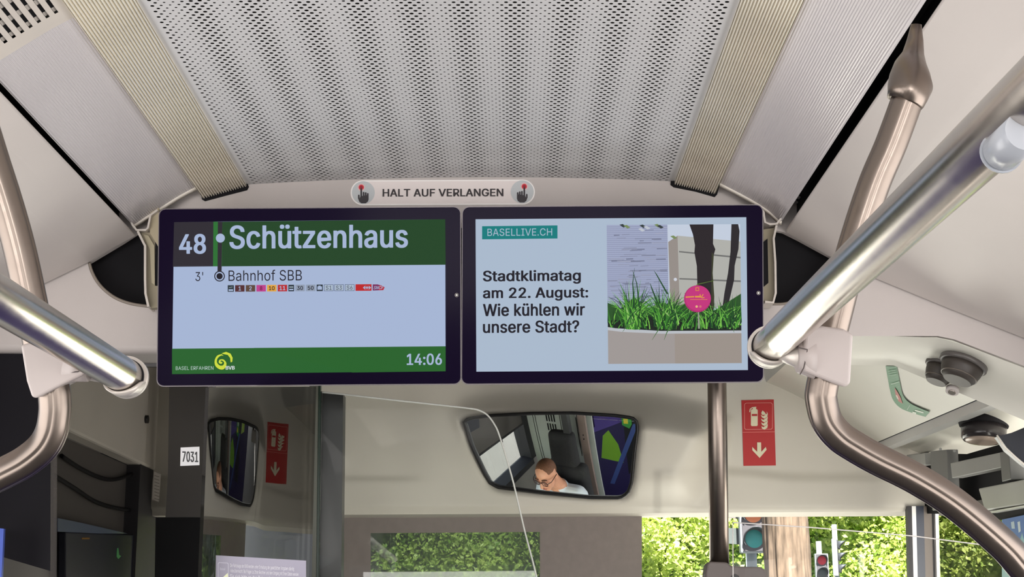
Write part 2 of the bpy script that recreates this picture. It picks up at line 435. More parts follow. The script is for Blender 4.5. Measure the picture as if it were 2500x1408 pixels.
# --- large side panels (cove above the windows)
def side(pxs, name, m, y0=YN, y1=YE-0.01, th=0.008):
    prof = [pxz(x, y, YE-0.01) for x, y in pxs]
    n = len(prof); out = [(x, z) for x, z in prof]
    back = []
    for i in range(n):
        a = prof[max(i-1, 0)]; b = prof[min(i+1, n-1)]; dx, dz = b[0]-a[0], b[1]-a[1]; l = math.hypot(dx, dz)
        nx, nz = -dz/l, dx/l
        if nz < 0: nx, nz = -nx, -nz
        back.append((prof[i][0]+nx*th, prof[i][1]+nz*th))
    ring = out+back[::-1]
    o = extrude_y(name, ring, y0, y1, m, None, close=True)
    bm = bmesh.new(); bm.from_mesh(o.data)
    bmesh.ops.holes_fill(bm, edges=bm.edges, sides=0); bmesh.ops.recalc_face_normals(bm, faces=bm.faces); bm.to_mesh(o.data); bm.free()
    return o
sl = side([(332, 576), (275, 606), (218, 640), (115, 690), (0, 738), (-170, 800)], 'cove_cladding', M_PANEL)
tag(sl, 'large off-white laminate cladding sloping down beyond the left light strip', 'cladding')
bevel(sl, 0.003)
sr = side([(1916, 566), (1970, 596), (2031, 629), (2144, 683), (2320, 755), (2500, 826), (2640, 880)], 'cove_cladding', M_PANEL)
tag(sr, 'large off-white laminate cladding sloping down at the upper right', 'cladding'); bevel(sr, 0.003)
# black channels between light covers and side panels
def channel(pxs, name, lab):
    o = extrude_y(name, [pxz(x, y, YE-0.01) for x, y in pxs], YN, YE-0.012, M_BLACK); tag(o, lab, 'channel'); return o
channel([(368, 462), (290, 520), (298, 560), (305, 590)], 'mounting_channel', 'black recessed channel between the left light cover and the side panel')
cr_ = channel([(1850, 430), (1945, 500), (1945, 545), (1940, 572)], 'mounting_channel', 'black recessed channel with small bolts beside the right light cover')
_cs = Surf(cr_)
for q_ in ((2264, 84), (2287, 42), (1943, 492), (1931, 512), (1949, 480)):
    p_ = _cs.at(*q_); tube('bolt', [p_, p_-ray(*q_).normalized()*0.008], 0.0045 if q_[0] > 2000 else 0.005, mat('bolt_grey', (110, 104, 104), 0.4), cr_, 10)
# --- ribbed aluminium strips with side flanges
def rib_strip(pi, po, lab, n=18):
    xi, zi = pxz(*pi, YE-0.005); xo, zo = pxz(*po, YE-0.005)
    prof = []; h = 0.0045
    ux, uz = (xo-xi), (zo-zi); L = math.hypot(ux, uz); nx, nz = uz/L, -ux/L
    if nz > 0: nx, nz = -nx, -nz
    prof.append((xi-nx*0.022, zi-nz*0.022)); prof.append((xi, zi))
    for k in range(n):
        for f, hh in ((0.10, 0), (0.32, 1), (0.68, 1), (0.90, 0)):
            t = (k+f)/n; prof.append((xi+ux*t-nx*h*(1-hh), zi+uz*t-nz*h*(1-hh)))
    prof.append((xo, zo)); prof.append((xo-nx*0.022, zo-nz*0.022))
    o = extrude_y('ribbed_strip', prof, YN, YE-0.008, M_ALU, close=True)
    bm = bmesh.new(); bm.from_mesh(o.data); bmesh.ops.holes_fill(bm, edges=bm.edges, sides=0); bmesh.ops.recalc_face_normals(bm, faces=bm.faces); bm.to_mesh(o.data); bm.free()
    tag(o, lab, 'trim strip'); return o
rl = rib_strip((603, 456), (497, 486), 'ribbed aluminium ceiling strip left of the perforated ceiling')
rr = rib_strip((1645, 451), (1745, 475), 'ribbed aluminium ceiling strip right of the perforated ceiling')
pw = Plane((0, YE-0.004, 0), (0, -1, 0))
pprism('end_seal', [(604, 447), (607, 455), (603, 463), (560, 474), (500, 490), (493, 486), (490, 470), (500, 440)], pw, 0.006, M_BLACK, rl)
pprism('end_seal', [(1638, 438), (1637, 450), (1645, 456), (1700, 467), (1745, 480), (1751, 474), (1757, 450), (1740, 440)], pw, 0.006, M_BLACK, rr)
# --- light covers (ribbed diffusers) with end lips
def diffuser(pxs, lab, yend=YE-0.05, ynear=YN):
    P = smooth_path([pxz(x, y, YE-0.05) for x, y in pxs], 6)
    o = extrude_y('light_cover', P, ynear, yend, M_DIFF, None, True, uv=True)
    if sum((o.data.polygons[0].normal[2],)) > 0:
        bm = bmesh.new(); bm.from_mesh(o.data); bmesh.ops.reverse_faces(bm, faces=bm.faces); bm.to_mesh(o.data); bm.free()
    tag(o, lab, 'light cover'); return o, P
YV = 2.075
dl, PL = diffuser([(481, 456), (440, 478), (400, 503), (362, 527), (330, 548), (322, 548)], 'frosted ribbed light cover between left ribbed strip and black channel', ynear=YV)
dr, PR = diffuser([(1757, 448), (1800, 470), (1840, 492), (1875, 515), (1900, 538), (1908, 541)], 'frosted ribbed light cover right of the right ribbed strip, streaked with reflections')
def lip(P, par):
    vs = []; fs = []
    for x, z in P: vs += [(x, YE-0.054, z-0.001), (x, YE-0.054, z+0.006), (x, YE-0.046, z-0.006), (x, YE-0.046, z+0.006)]
    for i in range(len(P)-1):
        a = i*4; b = a+4; fs += [(a, b, b+1, a+1), (a+2, b+2, b, a), (a+3, b+3, b+2, a+2)]
    mesh('end_lip', vs, fs, M_LIP, par, True)
lip(PL, dl); lip(PR, dr)
# vented cover behind the left light cover
def vent():
    base = empty('vent_cover', (PL[0][0], 1.4, PL[0][1]), 'off-white vented ceiling cover with rows of dark slots, top left corner', 'vent')
    n = len(PL); L = [0]
    for i in range(1, n): L.append(L[-1]+math.dist(PL[i], PL[i-1]))
    def pt(s, dz=0.0):
        s = max(0, min(s, L[-1]-1e-6)); i = max(k for k in range(n-1) if L[k] <= s); t = (s-L[i])/(L[i+1]-L[i])
        dx, dz_ = PL[i+1][0]-PL[i][0], PL[i+1][1]-PL[i][1]; l = math.hypot(dx, dz_); return (PL[i][0]+dx*t-dz_/l*dz*-1, PL[i][1]+dz_*t+abs(dx)/l*dz)
    TL = L[-1]; ns = 9; m0 = 0.014; pitch = (TL-2*m0)/ns; sw = pitch*0.40
    ys = [YV-0.075-0.042*k for k in range(9)]
    vs, fs = [], []
    def quad(s0, s1, y0, y1, d=0.0):
        o = len(vs); (xa_, za_), (xb_, zb_) = pt(s0, d), pt(s1, d)
        vs.extend([(xa_, y0, za_), (xb_, y0, zb_), (xb_, y1, zb_), (xa_, y1, za_)]); fs.append((o, o+1, o+2, o+3))
    edges = [0, m0]
    for k in range(ns): edges += [m0+pitch*k+(pitch-sw)/2, m0+pitch*k+(pitch+sw)/2]
    edges += [TL]
    edges = sorted(set(edges))
    yb, yt = ys[-1]-0.02, YV-0.035
    slot = set()
    for k in range(ns): slot.add(round(m0+pitch*k+(pitch-sw)/2, 6))
    for i in range(len(edges)-1):
        a, b = edges[i], edges[i+1]
        if round(a, 6) in slot:
            quad(a, b, yt, YV, 0.0)
            quad(a, b, yb-0.02, yt, 0.004)           # recessed groove bottom
            for y in ys: pass
        else: quad(a, b, 1.2, YV, 0.0)
        if round(a, 6) in slot: quad(a, b, 1.2, yb-0.02, 0.0)
    mesh('cover_plate', vs, fs, mat('vent_plastic', (206, 198, 190), 0.5), base)
    for k in range(ns):
        a = m0+pitch*k+(pitch-sw)/2; b = a+sw
        for j, y in enumerate(ys):
            vs2 = [(*((pt(a, 0.0035)[0]),), y, pt(a, 0.0035)[1]), (pt(b, 0.0035)[0], y, pt(b, 0.0035)[1]), (pt(b, 0.0035)[0], y+0.026, pt(b, 0.0035)[1]), (pt(a, 0.0035)[0], y+0.026, pt(a, 0.0035)[1])]
            mesh('slot', vs2, [(0, 1, 2, 3)], M_BLACK, base)
vent()

# --- bulkhead behind the monitors, with the two dark recesses cut out
pb = planeY(YE)
recL = [(352, 560), (340, 566), (300, 592), (218, 641), (224, 662), (238, 688), (258, 710), (284, 728), (316, 740), (350, 746), (372, 748), (375, 560)]
recR = [(1880, 560), (1912, 566), (1950, 585), (2031, 629), (2015, 660), (2000, 690), (1975, 715), (1945, 732), (1915, 741), (1885, 742)]
outer = [(-500, 838), (0, 840), (200, 842), (300, 843), (700, 846), (1500, 842), (1870, 836), (2060, 820), (2290, 820), (2330, 828), (2500, 893), (2760, 1000), (2900, 330), (1800, 330), (1800, 250), (400, 250), (400, 330), (-500, 330)]
bh = pprism('wall_front', outer, pb, 0.012, M_CREAM, None, holes=[recL, recR]); struct(bh)
for nm, rec in (('recess', recL), ('recess', recR)):
    xs_ = [p[0] for p in rec]; ys_ = [p[1] for p in rec]
    pprism(nm, [(min(xs_)-15, min(ys_)-15), (max(xs_)+15, min(ys_)-15), (max(xs_)+15, max(ys_)+15), (min(xs_)-15, max(ys_)+15)], planeY(YE+0.05), 0.005, M_BLACK, bh)
tube('recess_bead', [pb.at(x, y, 0.001) for x, y in smooth_path(recL[3:11], 4)], 0.0032, mat('recess_trim', (136, 126, 116), 0.5), bh, 10)
tube('recess_bead', [pb.at(x, y, 0.001) for x, y in smooth_path(recR[3:10], 4)], 0.0028, mat('recess_trim', (136, 126, 116), 0.5), bh, 10)
# rounded lower lip of the bulkhead, turning into the underside
def lower_lip(pxs, depth, r, m, name, par):
    vs, fs = [], []; N = 7
    for x, y in pxs:
        p = pb.at(x, y)
        for k in range(N+1):
            a = math.pi/2*k/N; vs.append((p.x, p.y+r*(1-math.cos(a)), p.z-r*math.sin(a)))
        vs.append((p.x, p.y+depth, p.z-r))
    M = N+2
    for i in range(len(pxs)-1):
        for k in range(M-1): a = i*M+k; fs.append((a, a+1, a+M+1, a+M))
    return fixn(mesh(name, vs, fs, m, par, True))
lower_lip([(-500, 838), (0, 840), (200, 842), (300, 843), (700, 846), (1500, 842), (1870, 836)], 0.12, 0.016, M_CREAM, 'lower_lip', bh)
# dark filler under the header, left
pprism('header_filler', [(-60, 836), (388, 840), (388, 893), (-60, 889)], planeY(3.12), 0.02, mat('header_filler', (104, 102, 104), 0.5), bh)

# --- front moulding (destination box cover) above the windscreen
YF = 4.45
pf = planeY(YF)
def sstep(a, b, x):
    t = max(0.0, min(1.0, (x-a)/(b-a))); return t*t*(3-2*t)
def polydist(poly, x, y):
    inside = False; best = 1e9; n = len(poly)
    for i in range(n):
        (x0, y0), (x1, y1) = poly[i], poly[(i+1) % n]
        if (y0 > y) != (y1 > y) and x < (x1-x0)*(y-y0)/(y1-y0)+x0: inside = not inside
        dx, dy = x1-x0, y1-y0; t = max(0, min(1, ((x-x0)*dx+(y-y0)*dy)/(dx*dx+dy*dy))); d = math.hypot(x-x0-t*dx, y-y0-t*dy); best = min(best, d)
    return best if inside else -best
MIRO = [(1131, 1030), (1142, 1020), (1200, 1012), (1300, 1007), (1400, 1006), (1500, 1012), (1545, 1018), (1556, 1028), (1558, 1045), (1550, 1110), (1543, 1180), (1534, 1205), (1515, 1217), (1440, 1216), (1330, 1205), (1215, 1191), (1195, 1180), (1180, 1155), (1150, 1090)]
MC = (1350, 1112)
HOUSE = [(1060, 1075), (1085, 1010), (1150, 985), (1300, 975), (1480, 978), (1600, 980), (1720, 1000), (1770, 1030), (1765, 1090), (1725, 1160), (1690, 1215), (1650, 1232), (1500, 1236), (1300, 1222), (1160, 1205), (1110, 1160)]
MR = 1.8; HEAD = Vector((-0.50, 3.65, 1.30))
_P = pf.at(1335, 1162, 0.055); _n = ((HEAD-_P).normalized()-(_P-CAM).normalized()).normalized(); MS = _P-_n*MR
def mhit(px, py, off=0.0):
    r = ray(px, py).normalized(); oc = CAM-MS; R = MR+off; b = oc.dot(r); t = -b-math.sqrt(max(0.0, b*b-oc.dot(oc)+R*R)); Q = CAM+r*t
    n = (Q-MS).normalized(); return Q, n, (r-2*r.dot(n)*n)
def mref(px, py, d=None, X=None, Y=None):
    """point of the room that the mirror shows at this photo pixel"""
    Q, n, v = mhit(px, py)
    if X is not None: d = (X-Q.x)/v.x
    if Y is not None: d = (Y-Q.y)/v.y
    return Q+v*d
def front():
    vs, fs = [], []
    X0, X1, Y0, Y1 = 200, 2340, 560, 1252; NX, NY = 214, 110
    for j in range(NY+1):
        for i in range(NX+1):
            px = X0+(X1-X0)*i/NX; py = Y0+(Y1-Y0)*(j/NY); yy = py-(px-835)*0.0055
            d = polydist(HOUSE, px, py); dm = polydist(MIRO, px, py)
            mo = max(-0.01, min(0.17, YF-mhit(px, py)[0].y)) if d > -30 else 0.0
            off = (mo+0.010)*sstep(-25, 75, d)                 # housing bulges towards the viewer
            off += 0.012*sstep(1150, 1178, py+ (14*sstep(1950, 1780, px)) - 0.0*px)*sstep(900, 1760, px) if px > 1600 else 0.0
            off += 0.008*sstep(1176, 1160, py)*sstep(1060, 960, px)*-1
            off -= 0.035*sstep(-14, 10, dm)                     # pocket for the mirror
            off += 0.06*sstep(980, 700, py)                    # leans back to the roof
            off -= 0.02*sstep(1236, 1252, py)
            vs.append(pf.at(px, py if j < NY else 1256-(px-835)*0.0055, off))
    W = NX+1
    for j in range(NY):
        for i in range(NX): a = j*W+i; fs.append((a, a+1, a+W+1, a+W))
    o = fixn(mesh('trim_1', vs, fs, M_FRONT, None, True)); struct(o)
    # underside ledge back to the glass
    vs = []
    for x in (200, 835, 1500, 2340): p = vs_p = pf.at(x, 1256-(x-835)*0.0055, -0.02); vs += [p, p+Vector((0, 0.18, 0.0))]
    mesh('lower_ledge', vs, [(0, 2, 3, 1), (2, 4, 5, 3), (4, 6, 7, 5)], M_FRONT, o)
    return o
fr = front()
# --- right-hand door header: speaker underside, cove with green strip, lamp rail, outer cove
def V(px, py, Y): return atY(px, py, Y)
def quadmesh(name, rows, m, par=None, smooth=True, th=0.0):
    """rows of equal numbers of points"""
    n = len(rows[0]); vs = [p for r in rows for p in r]; fs = []
    for j in range(len(rows)-1):
        for i in range(n-1): a = j*n+i; fs.append((a, a+1, a+n+1, a+n))
    return fixn(mesh(name, vs, fs, m, par, smooth))
XR0 = [1955, 2060, 2180, 2290, 2340, 2420, 2500, 2640, 2760]
def ytop(x): return 820 if x < 2290 else 820+(x-2290)*0.37 if x > 2310 else 824
def ybot(x):
    return 891 if x < 2180 else 891+(x-2180)*0.42
YB = [3.30, 3.30, 3.30, 3.20, 3.16, 3.12, 3.09, 3.06, 3.04]
rows = []
for k in range(7):
    t = k/6; r = []
    for x, yb_ in zip(XR0, YB):
        yb2 = ybot(x); y = ytop(x)+(yb2-ytop(x))*t; D = YE+(yb_-YE)*sstep(0, 1, t)**0.8
        r.append(V(x, y, D))
    rows.append(r)
hd = quadmesh('speaker_underside', rows, M_DOOR, bh)
# cove between underside and lamp rail
XRL, = (1.09,)
def railpt(Y, dx=0.0, dz=0.0):
    p = atY(2144, 1078, 4.4); q = atY(2500, 926, 3.14)
    t = (Y-3.14)/(4.4-3.14); r = q+(p-q)*t; return Vector((r.x+dx, r.y, r.z+dz))
rows = []
for k in range(9):
    s = k/8; Y = 3.05+(4.45-3.05)*s
    far = railpt(Y)
    inner = Vector((0.80-0.02*s, Y, 2.24)) if True else None
    r = []
    for j in range(9):
        t = j/8; a = t*math.pi/2
        r.append(Vector((inner.x+(far.x-inner.x)*t, Y, inner.z+(far.z-inner.z)*(0.65*t+0.35*(1-math.cos(a)))) ))
    rows.append(r)
cove = quadmesh('door_cove', rows, M_DOOR, None); cove.name = 'trim_2'; struct(cove)
rp = [railpt(Y) for Y in (2.6, 4.45)]
mesh('rail_shadow_gap', [rp[0]+Vector((-.004, 0, .004)), rp[0]+Vector((.012, 0, .002)), rp[1]+Vector((.012, 0, .002)), rp[1]+Vector((-.004, 0, .004))], [(0, 1, 2, 3)], M_DARK, cove)
vs = []
for p in rp: vs += [p+Vector((0.006, 0, 0.0)), p+Vector((0.010, 0, -0.022)), p+Vector((0.045, 0, -0.022)), p+Vector((0.05, 0, 0))]
lr = fixn(mesh('lamp_rail', vs, [(0, 1, 5, 4), (1, 2, 6, 5), (2, 3, 7, 6), (0, 3, 2, 1), (4, 5, 6, 7)], mat('rail_plastic', (196, 196, 194), 0.35), cove))
# ================================================================== MONITORS
tilt = math.radians(10.2)
pm = Plane(atY(1125, 722, 2.86), Vector((0, -math.cos(tilt), -math.sin(tilt))))
def rrpx(x0, y0, x1, y1, r, sl=0.0072, n=5, skl=0.0, skr=0.0):
    pts = []
    for cx, cy, a0 in ((x1-r, y0+r, -90), (x1-r, y1-r, 0), (x0+r, y1-r, 90), (x0+r, y0+r, 180)):
        for i in range(n+1):
            a = math.radians(a0+90*i/n); X = cx+r*math.cos(a); Y = cy+r*math.sin(a)
            f = (Y-y0)/(y1-y0); X += (skl if cx < (x0+x1)/2 else skr)*f
            pts.append((X, Y-sl*(X-x0)))
    return pts
def monitor(x0, y0, x1, y1, skl, skr, lab):
    r = empty('monitor', pm.at((x0+x1)/2, y1), lab, 'monitor', 'display monitors under the bulkhead')
    pprism('housing', rrpx(x0, y0, x1, y1, 16, skl=skl, skr=skr), pm, 0.045, M_CASE, r, 0.0, off=-0.002)
    pprism('metal_rim', rrpx(x0-2, y0-2, x1+2, y1+3, 17, skl=skl, skr=skr), pm, 0.006, mat('rim_grey', (92, 86, 90), 0.35, 0.4), r, off=-0.004)
    g = pprism('bezel_glass', rrpx(x0, y0, x1, y1, 15, skl=skl, skr=skr), pm, 0.004, M_BEZEL, r, 0.0008, off=0.0)
    return r
mL = monitor(389, 511, 1123, 941, -5, 1, 'black monitor showing the green 48 stop display, left of the pair')
mR = monitor(1130, 506, 1861, 936, -2, 2, 'black monitor showing the white news page with a planter photo')
pprism('mount_beam', [(500, 560), (1750, 552), (1750, 800), (500, 810)], Plane(pm.p0-pm.n*0.055, pm.n), 0.03, M_CASE, mL)
W_ = (167, 183, 214); W2 = (171, 187, 206); GD = (30, 68, 32); GL = (44, 120, 48); DK = (44, 40, 46); BK = (28, 26, 34)
A = Art(pm, 0.0004, 0.00004)
A.poly([(425, 542), (1087, 535), (1088, 906), (420, 913)], W_)
A.poly([(425, 542), (522, 541), (520, 650), (422, 651)], DK)
A.poly([(521, 541), (545, 541), (543, 650), (520, 650)], (42, 112, 48))
A.poly([(543, 541), (1087, 535), (1088, 646), (542, 650)], GD)
A.poly([(532, 541), (543, 541), (541, 664), (531, 664)], DK)
A.poly([(420, 851), (1088, 845), (1088, 906), (420, 913)], (36, 98, 40))
A.poly([(620, 849), (1088, 845), (1088, 906), (860, 909)], (36, 98, 38))
A.text('48', 437, 571, 503, 620, W_, 0.035)
A.circle(538, 581, 11, W_)
A.text('Schützenhaus', 560, 549, 996, 608, W_, 0.027)
A.circle(536, 674, 13, BK); A.circle(536, 674, 10.6, W_); A.circle(536, 674, 7.6, BK)
A.text("3'", 477, 664, 496, 686, BK, -0.005)
A.text('Bahnhof SBB', 558, 659, 737, 686, BK, -0.008)
def tile(x0, x1, col, t=None, tc_=W_, b=0.03, out=None):
    y0, y1 = 696+ (556-x0)*0.0072, 712+(556-x0)*0.0072
    A.rect(x0, y0, x1, y1, out or col)
    if out: A.rect(x0+1, y0+1, x1-1, y1-1, col)
    if t:
        w = (x1-x0)*(0.62 if len(t) == 2 else 0.26); c = (x0+x1)/2; A.text(t, c-w/2, y0+3, c+w/2, y1-3, tc_, b)
tile(556, 571, (40, 52, 60)); A.rect(558, 706, 569, 710, W_); A.stroke([(559, 702), (568, 700)], 2, (120, 134, 140))
tile(574, 597, (84, 44, 46), '1'); tile(600, 623, (94, 70, 56), '2'); tile(626, 649, (190, 64, 140), '8', (110, 20, 60))
tile(652, 675, (228, 166, 62), '10', BK); tile(678, 701, (186, 40, 42), '11')
tile(704, 718, (40, 52, 60)); A.rect(706, 699, 716, 702, (150, 165, 176)); A.rect(706, 705, 716, 708, W_)
tile(721, 744, (146, 158, 178), '30', BK); tile(747, 770, (146, 158, 178), '50', BK)
tile(773, 788, (40, 52, 60)); A.rect(775, 699, 786, 707, W_); A.rect(777, 697, 783, 700, W_)
tile(791, 814, W2, 'S1', BK, 0.0, (70, 80, 110)); tile(816, 839, W2, 'S3', BK, 0.0, (70, 80, 110)); tile(842, 865, W2, 'S6', BK, 0.0, (70, 80, 110))
tile(868, 907, (190, 34, 34))
A.stroke([(888, 702), (904, 702)], 2, W_); A.stroke([(896, 698), (896, 706)], 2, W_)
A.stroke([(892, 698), (887, 702), (892, 706)], 2, W_); A.stroke([(900, 698), (905, 702), (900, 706)], 2, W_)
A.poly([(910, 694), (922, 694), (932, 697), (939, 701), (936, 708), (910, 709)], (122, 42, 90)); A.poly([(926, 695.5), (932, 697), (939, 701), (936, 708), (924, 708.5)], (178, 44, 60))
A.text('SNCF', 912, 698, 935, 706, W_, 0.02, italic=0.2)
A.text('BASEL ERFAHREN', 429, 894, 521, 903, (186, 206, 200), 0.0)
A.text('BVB', 551, 893, 573, 902, (216, 224, 226), 0.04)
YG = (206, 220, 62)
A.poly([(x, y) for x, y in smooth_path([(541, 864), (530, 868), (524, 880), (526, 893), (536, 901), (546, 901), (552, 893), (552, 884), (545, 877), (536, 878), (534, 885), (540, 888), (543, 884), (538, 882), (541, 879.5), (547, 884), (545, 891), (537, 892), (530, 885), (531, 875), (539, 868), (546, 868)], 3)], YG)
A.poly([(541, 862), (552, 858.5), (563, 863), (568, 873), (567, 883), (563, 884), (562, 874), (556, 866), (546, 864)], YG)
A.text('14:06', 993, 863, 1079, 891, W_, 0.03)
for x, h in ((718, 30), (812, 32), (866, 38), (902, 28), (932, 22)):
    pass
A.build('display_image', M_ART, mL)

A = Art(pm, 0.0004, 0.00003)
A.poly([(1161, 535), (1822, 530), (1826, 903), (1163, 907)], W2)
A.poly([(1177, 552), (1361, 550), (1361, 582), (1177, 584)], (16, 124, 124))
A.text('BASELLIVE.CH', 1190, 558, 1348, 576, W2, 0.0)
for i, (t, x1, y0, y1) in enumerate((('Stadtklimatag', 1418, 660, 694), ('am 22. August:', 1436, 702, 735), ('Wie kühlen wir', 1428, 741, 772), ('unsere Stadt?', 1414, 783, 813))):
    A.text(t, 1179, y0, x1, y1, BK, 0.03)
# photograph of a planter on the news page
r = random.Random(3)
def bl(u, v): return (1481+u*(1807-1481)+v*4, 549-u*2+v*339)      # unit square of the picture
def P(*uv): return [bl(u, v) for u, v in uv]
A.poly(P((0, 0), (1, 0), (1, 1), (0, 1)), (196, 206, 222))
A.poly(P((0, 0), (.455, 0), (.46, .62), (0, .66)), (160, 168, 196))
for i in range(120):
    v = .01+.63*r.random()**0.8; u = r.random()*.42; w = .03+r.random()*.10; w = min(w, .45-u); c = 108+int(60*r.random())
    A.poly(P((u, v), (u+w, v-.002), (u+w, v+.005), (u, v+.007)), (c, c+5, c+28))
for i in range(46):
    v = .012+.0142*i; A.poly(P((0, v), (.455, v-.002), (.455, v+.002), (0, v+.003)), (136, 142, 170))
A.poly(P((.46, .125), (.53, .08), (1, .125), (1, .6), (.47, .6)), (176, 176, 170))
A.poly(P((.46, .125), (.53, .08), (.54, .6), (.47, .6)), (150, 142, 136))
for v0, v1 in ((.19, .235), (.385, .405)):
    A.poly(P((.54, v0), (1, v1), (1, v1+.012), (.54, v0+.010)), (112, 112, 110))
A.circle(*bl(.51, .395), 4, (206, 210, 220))
for u, v, c in ((.12, .005, 0), (.15, .012, 1), (.27, .01, 0), (.3, .02, 2), (.38, .006, 1), (.40, .014, 0), (.26, .035, 2), (.50, .09, 1)):
    x, y = bl(u, v); A.poly([(x-8, y-2), (x, y-4), (x+9, y+2), (x+2, y+5)], ((50, 60, 60), (120, 140, 90), (190, 196, 206))[c])
A.poly(P((.62, 0), (.80, 0), (.795, .14), (.812, .18), (.80, .22), (.79, .35), (.80, .52), (.79, .72), (.70, .72), (.675, .5), (.672, .3), (.655, .2), (.66, .15), (.645, .07)), (40, 34, 36))
A.poly(P((.785, .2), (.80, .22), (.79, .35), (.80, .52), (.79, .72), (.775, .7), (.78, .4)), (58, 60, 40))
A.poly(P((.935, 0), (.985, 0), (.995, .05), (.985, .18), (.955, .3), (.95, .4), (.905, .58), (.86, .6), (.875, .5), (.905, .35), (.925, .2)), (42, 38, 40))
G = [(20, 52, 24), (34, 84, 30), (56, 122, 40), (84, 158, 54), (120, 190, 76), (24, 66, 36), (160, 200, 120)]
A.poly(P((0, .56), (.1, .6), (.2, .52), (.3, .6), (.42, .56), (.5, .6), (.62, .55), (.8, .62), (.9, .56), (1, .5), (1, .76), (.4, .765), (0, .74)), (44, 84, 38))
A.poly(P((0, .69), (.3, .66), (.6, .68), (1, .68), (1, .765), (.4, .765), (0, .74)), (26, 34, 26))
for i in range(430):
    if i < 110: cx, h, sp = .19+.10*(r.random()-.5), .20+.16*r.random(), .22
    elif i < 220: cx, h, sp = .44+.14*(r.random()-.5), .16+.18*r.random(), .2
    elif i < 300: cx, h, sp = .88+.2*(r.random()-.5), .12+.10*r.random(), .18
    else: cx, h, sp = r.random(), .08+.10*r.random(), .10
    v0 = .76-.06*r.random(); dx = (r.random()-.5)*sp*2; c = G[r.randrange(6 if i % 6 else 7)]
    pts = []
    for k in range(6):
        t = k/5; u = cx+dx*t**1.4; vv = v0-h*(t-(0.35*abs(dx)/sp)*t*t*1.2); pts.append(bl(max(.002, min(.998, u)), vv))
    A.stroke(pts, 2.6+2*r.random(), c, 0.3)
for a, b_, c_ in (((.40, .62), (.33, .45), (.32, .42)), ((.45, .5), (.37, .36), (.35, .33)), ((.20, .6), (.19, .42), (.205, .31)), ((.24, .6), (.22, .42), (.19, .33))):
    A.stroke([bl(*a), bl(*b_), bl(*c_)], 4, (30, 74, 34), .5)
A.stroke([bl(.58, .5), bl(.68, .43), bl(.80, .405)], 3, (90, 120, 50), 1)
A.poly(P((.675, .63), (.685, .63), (.69, .75), (.675, .75)), (150, 156, 140))
A.circle(*bl(.674, .535), 33, (176, 44, 112)); A.circle(*bl(.678, .53), 31, (196, 52, 124))
x, y = bl(.674, .535)
A.rect(x-5, y-28, x+4, y-19, (214, 130, 70)); A.rect(x-3, y-26, x+2, y-21, (196, 52, 124))
A.stroke([(x-29, y-4), (x-8, y-5)], 3, (222, 160, 60)); A.stroke([(x-6, y-5), (x+8, y-5)], 4, (222, 160, 60)); A.stroke([(x+8, y-3), (x+6, y-11)], 2, (222, 160, 60)); A.stroke([(x+9, y-3), (x+14, y-11)], 2, (222, 160, 60)); A.stroke([(x+10, y-2), (x+17, y-3)], 2, (222, 160, 60))
A.stroke([(x-18, y+2), (x+24, y+2)], 1.4, (222, 130, 80)); A.circle(x-2, y+19, 3, (230, 180, 130)); A.circle(x+7, y+19, 3, (214, 110, 120))
A.poly(P((0, .735), (.1, .75), (.4, .765), (1, .765), (1, 1), (0, 1)), (160, 153, 150))
A.poly(P((.5, .78), (1, .775), (1, 1), (.5, 1)), (156, 146, 138))
A.poly(P((0, .735), (.1, .75), (.4, .765), (1, .765), (1, .785), (.4, .785), (.1, .77), (0, .757)), (186, 190, 196))
for a, b_, c_ in (((.40, .72), (.37, .77), (.33, .83)), ((.46, .74), (.44, .78), (.42, .83)), ((.2, .7), (.14, .73), (.11, .77)), ((.93, .72), (.94, .75), (.945, .78))):
    A.stroke([bl(*a), bl(*b_), bl(*c_)], 3.4, (70, 112, 60), .6)
A.build('display_image', M_ART, mR)
for m_, (x, y) in ((mL, (1115, 720)), (mR, (1852, 715))):
    a = Art(pm, 0.0005, 0.0001); a.circle(x, y, 5, (120, 112, 110)); a.circle(x+.5, y, 3.8, (26, 22, 30)); a.circle(x, y, 2.2, (214, 214, 210)); a.build('light_sensor', M_PRINT, m_)

# ================================================================== STOP REQUEST STICKER
st = Art(pb, 0.0008, 0.00003)
st.rrect(856, 440, 1306, 501, 30.0, (252, 248, 246), sl=0.004); st.rrect(859, 443, 1303, 498, 27.0, (236, 226, 224), sl=0.004)
for s, cx, cy in ((1, 887, 470), (-1, 1275, 468)):
    st.circle(cx, cy, 28, (198, 202, 205)); bx, by = cx-5*s, cy-13
    st.circle(bx, by, 9.5, (222, 196, 196)); st.circle(bx, by, 6.5, (214, 44, 62)); st.circle(bx+0*s, by, 3.6, (150, 20, 40))
    D_ = (48, 42, 48); f = lambda X, Y: (cx+s*X, cy+Y)
    st.capsule(*f(-5, -9), *f(-5, 10), 4.2, D_); st.capsule(*f(.8, 0), *f(.8, 10), 4.2, D_); st.capsule(*f(6, 1), *f(6, 10), 4.2, D_); st.capsule(*f(11, 3), *f(11, 14), 4.0, D_); st.capsule(*f(-11, 7), *f(-11, 14), 4.0, D_)
    st.poly([f(*q) for q in ((-7.1, 9), (8, 6), (13, 8), (13, 17), (11, 22), (6, 26), (-5, 26), (-10, 22), (-12.9, 14), (-9.3, 15))], D_)
st.text('HALT AUF VERLANGEN', 934, 461, 1229, 480, (44, 36, 40), 0.035, sl=0.003)
o = st.build('stop_sign_sticker', M_PRINT); tag(o, 'pale pill-shaped sticker reading HALT AUF VERLANGEN above the monitors', 'sticker')

